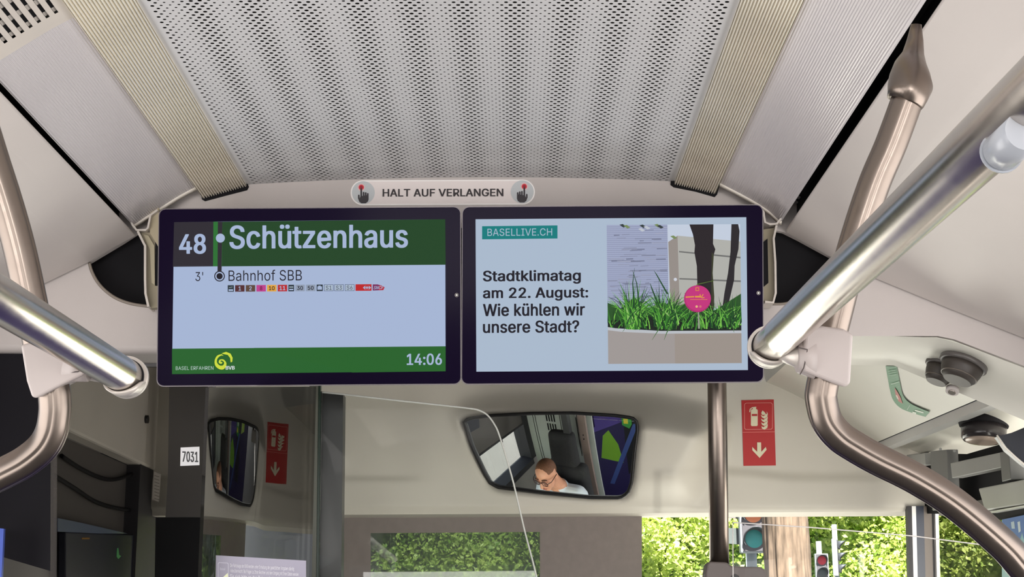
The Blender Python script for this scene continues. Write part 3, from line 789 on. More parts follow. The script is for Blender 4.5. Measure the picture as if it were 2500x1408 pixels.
# ================================================================== MONITOR SIDE BRACKETS (silver sheet profiles beside the monitors)
def sheet(name, pxs, th, Y0, depth, m, par, n=3):
    pl = planeY(Y0); P = [pl.at(x, y) for x, y in (smooth_path(pxs, n) if n else pxs)]
    N = len(P); L_, R2 = [], []
    for i in range(N):
        t = (P[min(i+1, N-1)]-P[max(i-1, 0)]).normalized(); nn = t.cross(Vector((0, 1, 0))).normalized()*th/2; L_.append(P[i]+nn); R2.append(P[i]-nn)
    return prism(name, L_+R2[::-1], (0, depth, 0), m, par)
bl_ = empty('monitor_bracket', atY(352, 640, 2.94), 'bent silver bracket profile left of the 48 stop display', 'bracket')
sheet('upper_hook', [(312, 527), (323, 548), (333, 561), (355, 561), (361, 556), (367, 525), (384, 512)], 0.0040, 2.93, 0.05, M_SILVER, bl_, 0)
sheet('lower_flange', [(336, 564), (354, 600), (354, 680), (355, 716), (362, 748)], 0.0046, 2.93, 0.05, M_SILVER, bl_, 0)
pprism('inner_profile', [(342, 562), (366, 568), (386, 590), (386, 750), (366, 752), (358, 716), (357, 600)], planeY(2.945), 0.02, M_OLIVE, bl_)
pprism('inner_rib', [(350, 572), (362, 575), (377, 600), (378, 696), (370, 690), (366, 610)], planeY(2.94), 0.02, mat('olive_light', (176, 166, 140), 0.5), bl_)
pprism('inner_shadow_gap', [(379, 590), (387, 600), (387, 697), (379, 697)], planeY(2.943), 0.004, M_BLACK, bl_)
pprism('top_web', [(368, 512), (388, 506), (388, 605), (366, 568)], planeY(2.942), 0.01, mat('web_plastic', (176, 164, 138), 0.5), bl_)
br_ = empty('monitor_bracket', atY(1890, 640, 2.94), 'bent silver bracket profile right of the news monitor', 'bracket')
sheet('upper_hook', [(1852, 505), (1864, 516), (1868, 542), (1880, 547), (1896, 546), (1908, 532)], 0.0040, 2.93, 0.05, M_SILVER, br_, 0)
sheet('lower_flange', [(1896, 550), (1889, 582), (1893, 640), (1894, 715), (1888, 738), (1868, 736)], 0.0042, 2.93, 0.05, M_SILVER, br_, 0)
pprism('inner_profile', [(1864, 560), (1890, 556), (1886, 580), (1890, 640), (1890, 735), (1864, 735)], planeY(2.945), 0.02, M_OLIVE, br_)
pprism('inner_shadow_gap', [(1864, 590), (1874, 582), (1876, 690), (1864, 700)], planeY(2.943), 0.004, M_BLACK, br_)

# ================================================================== GRAB RAILS
def rail(pA, pB, end, r, lab, side):
    a = atD(*pA); b = atD(*pB); d = (b-a).normalized()       # a = far, b = near
    # real far end: march beyond a
    L = 0.0
    e = a - d*end
    near = b + d*0.75
    t = empty('grab_rail', e, lab, 'grab rail')
    tube('rail_tube', [e, a, b, near], r, M_STEEL, t, 40)
    # socket at the far end
    tube('end_socket', [e-d*0.013, e-d*0.0122, e-d*0.0035], [r*1.10, r*1.22, r*1.22], M_SILVER, t, 40)
    tube('seal_ring', [e-d*0.0036, e+d*0.0015], r*1.04, M_BLACK, t, 40)
    u = d.cross(Vector((0, 0, 1))).normalized(); w = u.cross(d)
    # half-shell lip under the tube
    vs, fs = [], []; N = 20
    for i in range(N+1):
        ang = math.radians(195+150*i/N) if side > 0 else math.radians(195+150*i/N)
        c = u*math.cos(ang)+w*math.sin(ang); fade = 0.026*math.sin(math.pi*i/N)**0.5
        for rr_, dd in ((r*1.02, -0.004), (r*1.22, -0.004), (r*1.20, fade), (r*1.05, fade)): vs.append(e+c*rr_+d*dd)
    for i in range(N):
        for k in range(4): p = i*4+k; q = i*4+(k+1) % 4; fs.append((p, q, q+4, p+4))
    fixn(mesh('socket_lip', vs, fs, M_SILVER, t, True))
    return t, e, d
gr, eR, dR = rail((1913, 813, 1.60), (2353, 397, 0.966), 0.085, 0.020, 'thick steel grab rail running up to the right edge of the picture', 1)
gl, eL, dL = rail((289, 908, 1.66), (29, 750, 1.31), 0.03, 0.020, 'thick steel grab rail entering from the left edge of the picture', -1)
# strap holder collar on the right rail
s_ = atD(2462, 356, 0.86); q = empty('strap_collar', s_, 'translucent grey plastic collar under the right grab rail', 'rail fitting')
gp = mat('translucent_plastic', (176, 180, 188), 0.25, spec=0.6)
tube('collar', [s_-dR*0.012, s_-dR*0.010, s_+dR*0.03], [0.0100, 0.0118, 0.0118], gp, q, 28)
tube('collar_rim', [s_-dR*0.0135, s_-dR*0.012], 0.0128, gp, q, 28)

# ================================================================== STANCHIONS (bent tubes from the ceiling)
def stanchion(up, low, D, r, lab, flange=None, dn=None):
    base = empty('stanchion', atD(*up[-1], D), lab, 'grab pole')
    tube('upper_tube', smooth_path([tuple(atD(x, y, D)) for x, y in up], 8), r, M_STEELW, base, 64, flutes=5)
    tube('bent_tube', smooth_path([tuple(atD(x, y, (dn(i) if dn else D))) for i, (x, y) in enumerate(low)], 8), r, M_STEELW, base, 64, flutes=5)
    return base
DR = 1.63
sR = stanchion([(2222, 225), (2176, 350), (2132, 455), (2082, 610), (2038, 780), (2020, 850)], [(2016, 900), (2006, 950), (2005, 975), (2018, 1026), (2048, 1064), (2086, 1090), (2141, 1121), (2235, 1168), (2333, 1231), (2441, 1322), (2495, 1381), (2600, 1510)], DR, 0.0177, 'bent brushed tube from the ceiling down to the right edge, beside the news monitor')
sL = stanchion([(-60, 250), (-20, 380), (18, 500), (48, 609), (76, 738), (98, 850)], [(116, 900), (130, 945), (134, 975), (134, 1008), (126, 1052), (105, 1090), (65, 1124), (18, 1150), (-40, 1178), (-140, 1225)], DR, 0.0177, 'bent brushed tube curving out to the left edge beside the left grab rail')
# flared ceiling fitting of the right stanchion
fl = [(2237, 60, .006, 1.70), (2234, 100, .0095, 1.70), (2229, 135, .0125, 1.69), (2222, 165, .0185, 1.67), (2221, 190, .0225, 1.65), (2222, 212, .0245, 1.64), (2216, 232, .0222, DR), (2210, 250, .0205, DR), (2209.5, 251, .0190, DR)]
fo = tube('ceiling_fitting', [atD(x, y, D) for x, y, _, D in fl], [f[2] for f in fl], M_STEELW, sR, 36)
for v in fo.data.vertices: pass
# clamp housings
def clamp(pxs, D, depth, lab, seam, arm, par_e, par_):
    pl = Plane(CAM+ray(*pxs[0])*(D-0.028), -FWD)
    b = pprism('clamp_housing', pxs, pl, depth, M_CAST, par_, 0.007, 3); bake(b)
    a = Art(pl, 0.0006, 0.0001); a.stroke(seam, 3.0, (50, 36, 34)); a.build('cover_seam', M_PRINT, b)
    A0 = pl.at(*arm[0], -0.012); A1 = par_e
    tube('arm', [A0, (A0+A1)/2+Vector((0, 0, -0.002)), A1], [0.017, 0.013, 0.011], M_SILVER, b, 24)
    tube('arm_cover', [pl.at(*arm[0], -0.018), pl.at(*arm[1], -0.018)], [0.024, 0.017], M_CAST, b, 24)
    return b
cR = clamp([(1966, 800), (2010, 796), (2060, 803), (2084, 816), (2077, 938), (2062, 946), (2010, 926), (1958, 905), (1962, 850)], DR, 0.055, 'grey plastic clamp housing joining the right grab rail to its bent tube', [(1948, 848), (1971, 853), (1969, 870), (1962, 898), (1953, 914)], ((1985, 872), (1945, 872)), eR, sR)
cL = clamp([(50, 842), (75, 836), (150, 838), (208, 862), (207, 914), (150, 940), (90, 972), (77, 970), (64, 930)], DR, 0.055, 'grey plastic clamp housing joining the left grab rail to its bent tube', [(161, 892), (163, 909), (190, 907), (198, 903)], ((170, 880), (225, 895)), eL, sL)

# ================================================================== CENTRE POLE with clamp
DP = 3.15
cp = empty('centre_pole', atY(1756, 1400, DP), 'slim vertical steel pole below the news monitor', 'grab pole')
tube('pole_tube', [atY(1748, 780, DP), atY(1750.5, 940, DP), atY(1757, 1440, DP)], 0.0205, M_STEELW, cp, 32)
pk = planeY(DP-0.03)
kb = pprism('pole_clamp', [(1727, 1376), (1733, 1370), (1775, 1372), (1785, 1381), (1830, 1383), (1855, 1383), (1866, 1388), (1874, 1408), (1876, 1500), (1724, 1500), (1723, 1400)], pk, 0.06, M_TAUPE, cp, 0.005); bake(kb); kb['label'] = 'dark taupe clamp block'
a = Art(pk, 0.0008, 0.0001); a.poly([(1783, 1410), (1786, 1404), (1795, 1400), (1804, 1405), (1806, 1420), (1783, 1422)], (28, 24, 24)); a.build('screw_recess', M_PRINT, kb)

# ================================================================== FIRE EXTINGUISHER STICKER
RD = (186, 30, 32); CR = (232, 224, 192)
# the sticker lies flush on the moulding: find the local face plane
fe = Art(Surf(fr), 0.0015, 0.0002)
fe.poly([(1810, 977), (1889, 975), (1894, 1136), (1815, 1137)], RD)
fe.poly([(1813, 1054.3), (1892, 1053.3), (1892, 1054.5), (1813, 1055.5)], (226, 130, 120))
for inset, c in ((0, (226, 150, 140)), (1.1, RD)):
    fe.rrect(1817+inset, 983.5+inset, 1886-inset, 1049-inset, 5-inset*.5, c, sl=.012)
fe.rrect(1833, 999, 1849.5, 1040, 3, CR); fe.rect(1835, 1010.5, 1848.5, 1015.5, RD)
fe.poly([(1837, 1001), (1838, 994), (1844, 993), (1847, 1001)], CR); fe.stroke([(1830, 1006), (1831, 999), (1836, 995), (1846, 994)], 2.2, CR)
for y0 in (0, 9, 18, 27):
    fe.poly([(1857+y0*.05, 1013+y0), (1863, 1016+y0), (1872, 1010+y0), (1871, 1004+y0), (1874, 1010+y0), (1873, 1017+y0), (1866, 1022+y0), (1860, 1019+y0)], CR)
fe.poly([(1858, 1008), (1861, 1002), (1866, 1006), (1870, 1012), (1864, 1013), (1860, 1013)], CR)
fe.poly([(1848, 1080), (1857.5, 1080), (1858, 1103), (1869, 1091), (1871, 1098), (1854, 1118), (1836, 1099), (1836, 1091), (1848, 1103)], CR)
o = fe.build('fire_extinguisher_sticker', M_PRINT); tag(o, 'red sticker with extinguisher, flames and a down arrow, right of the centre pole', 'sticker')
# ================================================================== INTERIOR MIRROR (convex) above the windscreen
OUT = []
for i in range(len(MIRO)):
    pass
def resample(poly, n):
    P = poly+[poly[0]]; L = [0]
    for i in range(1, len(P)): L.append(L[-1]+math.dist(P[i], P[i-1]))
    out = []; j = 0
    for k in range(n):
        s = L[-1]*k/n
        while L[j+1] < s: j += 1
        t = (s-L[j])/(L[j+1]-L[j]); out.append((P[j][0]+(P[j+1][0]-P[j][0])*t, P[j][1]+(P[j+1][1]-P[j][1])*t))
    return out
OUT = resample(MIRO, 96)
def shrink(poly, k):
    """move an outline k pixels towards its inside"""
    n = len(poly); out = []
    for i in range(n):
        a, b = poly[i-1], poly[(i+1) % n]; dx, dy = b[0]-a[0], b[1]-a[1]; l = math.hypot(dx, dy) or 1
        out.append((poly[i][0]-dy/l*k, poly[i][1]+dx/l*k))
    return out
mi = empty('interior_mirror', mhit(*MC)[0], 'convex interior mirror in a black frame showing the driver in glasses', 'mirror')
INN = shrink(OUT, 5.0)
K = 22; vs = [mhit(*MC)[0]]; nrm = [mhit(*MC)[1]]; fs = []
for k in range(1, K+1):
    for x, y in INN:
        q = mhit(MC[0]+(x-MC[0])*k/K, MC[1]+(y-MC[1])*k/K); vs.append(q[0]); nrm.append(q[1])
N = len(INN)
for i in range(N): fs.append((0, 1+i, 1+(i+1) % N))
for k in range(K-1):
    for i in range(N): a = 1+k*N+i; b = 1+k*N+(i+1) % N; fs.append((a, a+N, b+N, b))
mm = bpy.data.materials.new('mirror_silver'); mm.use_nodes = True; b_ = mm.node_tree.nodes['Principled BSDF']
b_.inputs['Metallic'].default_value = 1; b_.inputs['Roughness'].default_value = 0.0; b_.inputs['Base Color'].default_value = (0.86, 0.9, 0.9, 1)
g = mesh('mirror_glass', vs, fs, mm, mi, True)
if g.data.polygons[5].normal.dot(_n) < 0:
    _b = bmesh.new(); _b.from_mesh(g.data); bmesh.ops.reverse_faces(_b, faces=_b.faces); _b.to_mesh(g.data); _b.free()
g.data.normals_split_custom_set_from_vertices([tuple(n) for n in nrm])
M_RUB = mat('mirror_rubber', (20, 20, 22), 0.4)
vs, fs = [], []
prof = [(-2.5, -0.02), (-2.0, 0.006), (1.5, 0.009), (5.0, 0.006), (6.0, 0.0005)]
for j, (sh, of) in enumerate(prof):
    for x, y in shrink(OUT, sh): vs.append(mhit(x, y, of)[0])
for j in range(len(prof)-1):
    for i in range(N): a = j*N+i; b = j*N+(i+1) % N; fs.append((a, b, b+N, a+N))
fixn(mesh('mirror_frame', vs, fs, M_RUB, mi, True))
# solid back so that the mirror is a body
vs = [mhit(x, y, -0.004)[0] for x, y in OUT]; c_ = sum(vs, Vector())/N; bk = [v+(c_-v)*0.25-_n*0.03 for v in vs]
fixn(mesh('mirror_shell', vs+bk, [tuple(range(N)), tuple(N+i for i in reversed(range(N)))]+[(i, (i+1) % N, N+(i+1) % N, N+i) for i in range(N)], M_RUB, mi))


# ================================================================== DRIVER'S CAB (left front)
M_CABW = mat('cab_lining', (178, 184, 180), 0.5); M_CABD = mat('cab_dark_lining', (50, 49, 54), 0.6); M_SEAT = mat('seat_fabric', (40, 40, 43), 0.95, var=0.12, scale=60, bump=0.3)
M_CLEAR = glass('clear_glass', (0.985, 0.992, 0.988), 0.0, fres=0.25); M_TINT = glass('tinted_glass', (0.63, 0.62, 0.61), 0.0, fres=0.0); M_SCREEN = glass('clear_screen', (0.965, 0.975, 0.965), 0.0, fres=0.2)
XW = -1.13
cw = struct(box('wall_front_left', (-1.28, 2.98, 0), (XW, 5.0, 0.98), wm))
box('window_header', (-1.28, 3.0, 2.02), (-1.13, 5.0, 2.72), wm, cw)
box('rear_window_post', (-1.28, 2.98, 0.98), (-1.11, 3.07, 2.02), M_CABD, cw)
box('front_window_post', (-1.28, 4.30, 0.98), (-1.08, 4.62, 2.02), M_CABD, cw)
box('window_sill', (-1.24, 3.07, 0.94), (-1.09, 4.3, 1.0), M_CABD, cw)
wn = box('window_1', (-1.205, 3.07, 0.98), (-1.200, 4.3, 2.02), M_CLEAR); struct(wn)
o = box('side_blind', (-1.128, 3.06, 1.405), (-1.120, 4.31, 1.985), M_BLINDD); tag(o, 'dark grey roller blind drawn down over the driver\'s side window, behind glass', 'blind')
box('blind_bar', (-1.132, 3.06, 1.395), (-1.114, 4.31, 1.41), M_CABD, o); box('blind_tab', (-1.118, 3.42, 1.37), (-1.114, 3.45, 1.398), M_CABD, o)
ht = prism('hatch_panel', [Vector((-1.075, y, z)) for y, z in ((3.05, 1.99), (4.60, 1.985), (4.60, 2.42), (3.05, 2.42))], (-0.05, 0, 0), mat('cab_hatch', (226, 220, 210), 0.5), cw, 0.008); bake(ht); ht['label'] = 'cream hatch above the side blind'
tube('hatch_lock', [(-1.076, 4.31, 2.12), (-1.066, 4.31, 2.12)], 0.012, M_DARK, ht, 16)
cr2 = struct(box('wall_cab_rear', (-1.11, 2.965, 0), (-0.36, 2.985, 1.585), M_CABW))
for k, (a, b) in enumerate(((0, 1), (1, 0))): pass
for r0 in (0, 1):
    for k in range(4):
        x = -0.86+0.03*k; z = 1.43-r0*0.10
        box('vent_slot', (x, 2.986, z), (x+0.014, 2.9885, z+0.075), M_BLACK, cr2)
for x in (-1.03, -1.0, -0.70, -0.45): box('panel_joint', (x, 2.986, 0.2), (x+0.006, 2.9885, 1.583), M_DARK, cr2)
# dark rear corner cover, seen directly at the far left
pprism('corner_cover', [(-60, 842), (122, 842), (124, 1394), (118, 1392), (6, 1359), (-60, 1338)], planeY(3.02), 0.02, mat('corner_plastic', (22, 20, 26), 0.5, spec=0.12), cr2)
pprism('lower_pillar', [(404, 1262), (516, 1262), (540, 1500), (396, 1500)], pc, 0.05, mat('lower_pillar_dark', (40, 42, 50), 0.5), None) if 0 else None
o = pprism('blue_display_edge', [(-30, 1286), (9, 1290), (2, 1440), (-30, 1440)], planeY(2.9), 0.01, mat('blue_plastic', (52, 84, 190), 0.4)); o.name = 'blue_screen'; tag(o, 'narrow bright blue screen at the lower left edge', 'screen')
# grey front corner cover, pillar and tilted fleet number
pc = planeY(4.30)
co = pprism('corner_pillar', [(414, 880), (520, 880), (516, 1262), (404, 1262), (410, 1150)], pc, 0.05, mat('corner_grey', (128, 126, 126), 0.5)); tag(co, 'grey corner pillar beside the driver\'s side blind, seen through glass', 'pillar')
pprism('lower_part', [(380, 1262), (530, 1262), (540, 1500), (376, 1500)], planeY(4.31), 0.05, mat('lower_pillar_dark', (30, 32, 38), 0.5), co)
a = Art(planeY(2.915), 0.0008, 0.0001); a.poly([(441, 1092), (487, 1090), (487, 1135), (440, 1137)], (226, 226, 228)); a.text('7031', 445, 1101, 484, 1127, (24, 24, 28), 0.025, sl=-0.03)
o = a.build('fleet_number_sticker', M_PRINT); tag(o, 'small white sticker reading 7031 on the tinted cab glass', 'sticker')
# small info label on the pillar
a = Art(Plane((0, 4.27, 0), (0, -1, 0)), 0.0006, 0.0001); a.poly([(376, 1151), (393, 1157), (388, 1225), (371, 1219)], (214, 208, 200))
for i in range(8): a.stroke([(377, 1160+i*8), (389, 1164+i*8)], 1.2, (120, 116, 110))
o = a.build('info_label', M_PRINT); tag(o, 'narrow white label with small lines of print beside the corner pillar', 'label')
# hanging cables over the blind
for i, pts in enumerate(([(150, 1112), (200, 1145), (262, 1170), (315, 1160), (350, 1135)], [(115, 1150), (180, 1190), (235, 1225), (300, 1243), (365, 1246)])):
    o = tube('cable', [atX(x, y, -1.105) for x, y in smooth_path(pts, 6)], 0.0055, M_BLACK, None, 10)
    tag(o, ('upper', 'lower')[i]+' dark cable sagging across the driver\'s side blind', 'cable')
eq = empty('dark_filler_box', atX(240, 1350, -1.10), 'added dark navy filler box with a pale blue ledge below the sagging cables', 'filler box')  # made-up box, its navy colour fills the dark window area
prism('box_cover', [atX(x, y, -1.108) for x, y in ((141, 1298), (348, 1306), (352, 1425), (141, 1425))], (0.02, 0, 0), mat('navy_plastic', (32, 36, 50), 0.6), eq, 0.004)
prism('pale_ledge', [atX(x, y, -1.086) for x, y in ((141, 1264), (200, 1276), (312, 1302), (250, 1302), (141, 1297))], (-0.02, 0, 0), mat('pale_blue_plastic', (92, 104, 132), 0.4), eq)
prism('green_indicator', [atX(x, y, -1.087) for x, y in ((286, 1338), (289, 1337), (291, 1354), (296, 1357), (289, 1364), (285, 1358))], (-0.003, 0, 0), mat('green_indicator', (70, 170, 110), 0.4), eq)
prism('amber_strip', [atX(x, y, -1.087) for x, y in ((200, 1312), (219, 1312), (219, 1316), (200, 1316))], (-0.003, 0, 0), mat('amber_indicator', (150, 108, 40), 0.4), eq)
# tinted pane of the cab door
tp = pprism('cab_door_glass', [(128, 893), (506, 896), (506, 1500), (124, 1500)], planeY(2.93), 0.006, M_TINT); tag(tp, 'tinted flat glass pane of the driver\'s cab, between the left bent tube and the curved glass', 'glass pane')
pprism('edge_strip', [(124, 1105), (139, 1105), (137, 1500), (122, 1500)], planeY(2.925), 0.004, glass('edge_haze', (0.72, 0.7, 0.68), 0.0, fres=0.0, haze=0.08, hazecol=(.5, .47, .45)), tp)
# concave curved pane next to it
def arc_pane(name, a0, a1, R, cx, cy, ztop, zbot, m, th=0.006, n=40):
    vs, fs = [], []
    for i in range(n+1):
        a = math.radians(a0+(a1-a0)*i/n)
        for rr in (R, R+th):
            x, y = cx-rr*math.cos(a), cy-rr*math.sin(a)
            vs += [(x, y, zbot), (x, y, ztop(y))]
    for i in range(n):
        p = i*4; q = p+4; fs += [(p, q, q+1, p+1), (p+3, q+3, q+2, p+2), (p+1, q+1, q+3, p+3), (p+2, q+2, q, p)]
    fs += [(0, 1, 3, 2), (n*4+2, n*4+3, n*4+1, n*4)]
    return fixn(mesh(name, vs, fs, m, None, True))
M_CURVE = glass('curved_tinted_glass', (0.24, 0.24, 0.23), 0.01, fres=0.9)
def free_pane(name, m, th=0.006):
    """concave pane whose curvature eases towards the door frame"""
    key = [(503, 1105), (520, 1150), (628, 1560), (652, 1780), (732, 1905), (772, 1965)]
    def world(p):
        for (a, b), (c, d) in zip(key, key[1:]):
            if p <= c: return b+(d-b)*(p-a)/(c-a)
        return key[-1][1]
    def march(p0, p1, step, P0):
        out = []; x, y = P0; p = p0
        while (p <= p1 if step > 0 else p >= p1):
            w = atY(world(p), 1100, 4.38); o = Vector((w.x-x, w.y-y)).normalized(); i_ = Vector((x, y)).normalized()
            n = (o-i_).normalized(); out.append(((x, y), n)); t = Vector((-n.y, n.x)); r = atY(p+step, 1100, 1.0)
            k = (r.x*y-x)/(t.x-r.x*t.y); x, y = x+t.x*k, y+t.y*k; p += step
        return out
    P = atY(690, 1100, 3.02)
    seq = march(690, 503, -3, (P.x, P.y))[::-1] + march(690, 768, 3, (P.x, P.y))[1:]
    pts = [q[0] for q in seq]; nn = [q[1] for q in seq]; vs, fs = [], []; NZ = 6
    for (x, y), n in zip(pts, nn):
        for q in (0, 1):
            X, Y = x-n.x*th*q, y-n.y*th*q
            for j in range(NZ+1): z = 1.2+(1.5+y*0.1655-1.2)*j/NZ; vs.append((X, Y, z))
    W = 2*(NZ+1)
    for i in range(len(pts)-1):
        for j in range(NZ):
            a = i*W+j; fs += [(a, a+1, a+W+1, a+W), (a+NZ+1, a+NZ+1+W, a+NZ+2+W, a+NZ+2)]
        a = i*W+NZ; fs.append((a, a+W, a+W+NZ+1, a+NZ+1))
    e = (len(pts)-1)*W
    for j in range(NZ): fs += [(j, j+NZ+1, j+NZ+2, j+1), (e+j, e+j+1, e+j+NZ+2, e+j+NZ+1)]
    return fixn(mesh(name, vs, fs, m, None, True))
cp_ = free_pane('curved_glass', M_CURVE)
md = cp_.modifiers.new('es', 'EDGE_SPLIT'); md.split_angle = 0.5; bake(cp_)
tag(cp_, 'curved tinted glass of the cab door reflecting the red sticker and mirror', 'glass pane')
# door frame and dark pillar
fp = pprism('glass_frame', [(756, 900), (777, 900), (770, 1500), (748, 1500)], planeY(3.32), 0.02, mat('frame_greygreen', (92, 94, 84), 0.4)); tag(fp, 'slim grey-green upright frame between curved glass and dark pillar', 'frame')
pprism('seal', [(777, 900), (783, 900), (776, 1500), (770, 1500)], planeY(3.325), 0.02, mat('seal_green', (34, 52, 42), 0.3), fp)
dp = pprism('cab_pillar', [(784, 955), (838, 961), (832, 1500), (773, 1500)], planeY(3.34), 0.05, mat('pillar_black', (34, 35, 36), 0.35)); tag(dp, 'dark upright cab pillar below the gap between the monitors\' left half', 'pillar')
dp['label'] = 'near-black upright pillar left of the driver\'s roller blind'
# grey post with two screws, behind the driver (seen in the mirror)
po = box('door_post', (-0.43, 3.10, 0.0), (-0.36, 3.13, 1.60), mat('post_taupe', (134, 118, 112), 0.5)); tag(po, 'taupe door post with two dark screws, seen in the mirror behind the seat', 'post')
for z in (1.36, 1.40): tube('screw', [(-0.395, 3.1305, z), (-0.395, 3.134, z)], 0.006, M_BLACK, po, 12)
# notice on the glass
pn = planeY(2.60)
a = Art(pn, 0.0, 0.0001); a.poly([(527, 1355), (747, 1368), (747, 1560), (524, 1560)], (150, 146, 162))
a.rrect(532, 1372, 558, 1500, 4, (196, 194, 206), sl=-.05); a.rrect(533.2, 1373.4, 556.8, 1500, 3, (150, 146, 162), sl=-.05)
a.text('Basel', 537, 1385, 550, 1391, (196, 194, 206), 0.0, sl=-.05); a.poly([(545, 1408), (556, 1398), (558, 1420), (545, 1420)], (226, 230, 190))
TX = ('Die Fahrzeuge der BVB werden unter Einhaltung der gesetzlichen Vorgaben ständig', 'videoüberwacht. Bei Fragen zu Ihren Rechten und dem Umgang mit Ihren Daten wenden', 'Sie sich bitte an den Datenschutz der BVB')
for i, t in enumerate(TX): a.text(t, 562, 1375+i*13, (718, 729, 700)[i], 1386+i*13, (226, 224, 230), 0.0, sl=-.055)
no = a.build('notice_print', M_PRINT)
nb = pprism('notice_board', [(527, 1355), (747, 1368), (747, 1560), (524, 1560)], pn, 0.003, mat('notice_film', (150, 146, 162), 0.5), None, off=-0.0004); tag(nb, 'grey-violet notice with fine white print on the curved glass', 'notice'); no.parent = nb
# clear protective screen with a rounded corner
ps = planeY(3.05)
EDGE = [(786, 957), (836, 962), (960, 976), (1080, 989), (1150, 997), (1172, 1002), (1190, 1013), (1206, 1034), (1220, 1065), (1250, 1165), (1268, 1240), (1282, 1300), (1298, 1360), (1310, 1408), (1335, 1510)]
sc_ = pprism('safety_screen', EDGE+[(776, 1510)], ps, 0.006, M_SCREEN); tag(sc_, 'clear safety screen with a rounded corner in front of the driver\'s mirror', 'glass pane')
tube('polished_edge', [ps.at(x, y, -0.003) for x, y in smooth_path(EDGE, 4)], 0.0018, mat('polished_edge', (196, 196, 190), 0.3), sc_, 8)
# second low screen on the right
p2 = planeY(2.95); E2 = [(1790, 1275), (1980, 1287), (2230, 1308), (2410, 1331), (2560, 1350)]
s2 = pprism('low_glass_screen', E2+[(2560, 1510), (1784, 1510)], p2, 0.005, glass('low_screen_glass', (0.995, 0.998, 0.996), 0.0, fres=0.04)); tag(s2, 'low clear glass screen with a thin bright top edge, lower right', 'glass pane')
tube('polished_edge', [p2.at(x, y, -0.0025) for x, y in E2], 0.0012, mat('bright_edge', (236, 230, 226), 0.3), s2, 8)
tube('side_edge', [p2.at(1789, 1276, -0.0025), p2.at(1790, 1500, -0.0025)], 0.0009, mat('bright_edge', (236, 230, 226), 0.3), s2, 8)

# --- windscreen, roller blind
ws = box('window_2', (-1.12, 4.70, 0.9), (1.15, 4.706, 2.0), M_CLEAR); struct(ws)
fw = struct(box('wall_below_windscreen', (-1.28, 4.66, 0), (1.3, 4.74, 0.9), wm)); box('front_header', (-1.28, 4.66, 1.98), (1.3, 4.74, 2.72), wm, fw)
pbl = planeY(4.60)
rb = pprism('roller_blind', [(720, 1200), (1567, 1200), (1567, 1560), (720, 1560)], pbl, 0.003, M_BLIND, holes=[[(905, 1301), (1318, 1298), (1318, 1540), (905, 1540)]])
tag(rb, 'brown-grey roller blind across the left half of the windscreen', 'blind')
pprism('sheer_insert', [(904, 1300), (1319, 1297), (1319, 1541), (904, 1541)], planeY(4.601), 0.001, glass('sheer_film', (0.36, 0.40, 0.37), 0.0, haze=0.22, hazecol=(.22, .26, .25)), rb)
# ================================================================== RIGHT DOOR AREA
XD = 1.17
def xprism(name, pxs, X, th, m, par=None, bev=0.0):
    return prism(name, [atX(x, y, X) for x, y in pxs], (th, 0, 0), m, par, bev)
dm = empty('door_mechanism', (1.19, 3.9, 1.95), 'grey door drive arms and posts in the dark gap above the right door', 'door mechanism')
xprism('housing_back', [(2185, 1104), (2360, 1108), (2560, 1050), (2560, 1262), (2225, 1252)], 1.235, 0.01, M_BLACK, dm)
MG = mat('mechanism_grey', (158, 158, 154), 0.5); MG2 = mat('mechanism_dark', (112, 112, 110), 0.5)
xprism('drive_block', [(2213, 1110), (2258, 1105), (2260, 1134), (2216, 1140)], 1.175, 0.03, MG, dm, 0.002)
xprism('upright', [(2271, 1101), (2312, 1097), (2318, 1240), (2276, 1246)], 1.17, 0.03, MG2, dm, 0.002)
xprism('upper_arm', [(2320, 1130), (2442, 1104), (2446, 1141), (2324, 1167)], 1.165, 0.03, MG, dm, 0.002)
xprism('joint_post', [(2440, 1104), (2462, 1100), (2468, 1170), (2446, 1176)], 1.16, 0.04, MG2, dm, 0.002)
xprism('lower_cover', [(2388, 1192), (2560, 1158), (2560, 1222), (2404, 1246)], 1.16, 0.05, mat('mechanism_light', (182, 182, 176), 0.45), dm, 0.003)
xprism('cover_trim', [(2416, 1248), (2560, 1222), (2560, 1227), (2420, 1252)], 1.155, 0.05, mat('trim_white', (226, 226, 222), 0.3), dm)
xprism('weather_strip', [(2405, 1256), (2560, 1228), (2560, 1246), (2440, 1268)], 1.17, 0.03, M_BLACK, dm)
for x, y in ((2296, 1096), (2330, 1100), (2452, 1098)): tube('bolt', [atX(x, y, 1.165), atX(x, y, 1.155)], 0.004, MG, dm, 10)
# outer cove surface
rows = []
for k in range(9):
    Y = 3.0+(4.5-3.0)*k/8; a = railpt(Y, 0.045, 0.002); rows.append([a, a+Vector((0.04, 0, -0.012)), a+Vector((0.09, 0, -0.032)), a+Vector((0.19, 0, -0.072))])
oc_ = quadmesh('trim_3', rows, M_DOOR); struct(oc_)
# dome camera on the outer cove
dc = atY(2402, 1026, 3.72); dt = empty('dome_lamp', dc, 'dark round dome fitting with a pale lens above the right door', 'dome fitting')
nd = Vector((-0.12, -0.1, -1)).normalized()
tube('base_ring', [dc-nd*0.004, dc+nd*0.006, dc+nd*0.016], [0.062, 0.063, 0.060], M_BLACK, dt, 40)
tube('dome_body', [dc+nd*0.016, dc+nd*0.045, dc+nd*0.052], [0.056, 0.055, 0.050], mat('dome_dark', (54, 50, 52), 0.2), dt, 40)
tube('lens', [dc+nd*0.052, dc+nd*0.055, dc+nd*0.058], [0.046, 0.044, 0.03], mat('pale_lens', (196, 178, 164), 0.15), dt, 32)
tube('indicator', [atD(2406, 1037, 3.90), atD(2406, 1037, 3.895)], 0.006, mat('red_indicator', (196, 60, 64), 0.3), dt, 12)
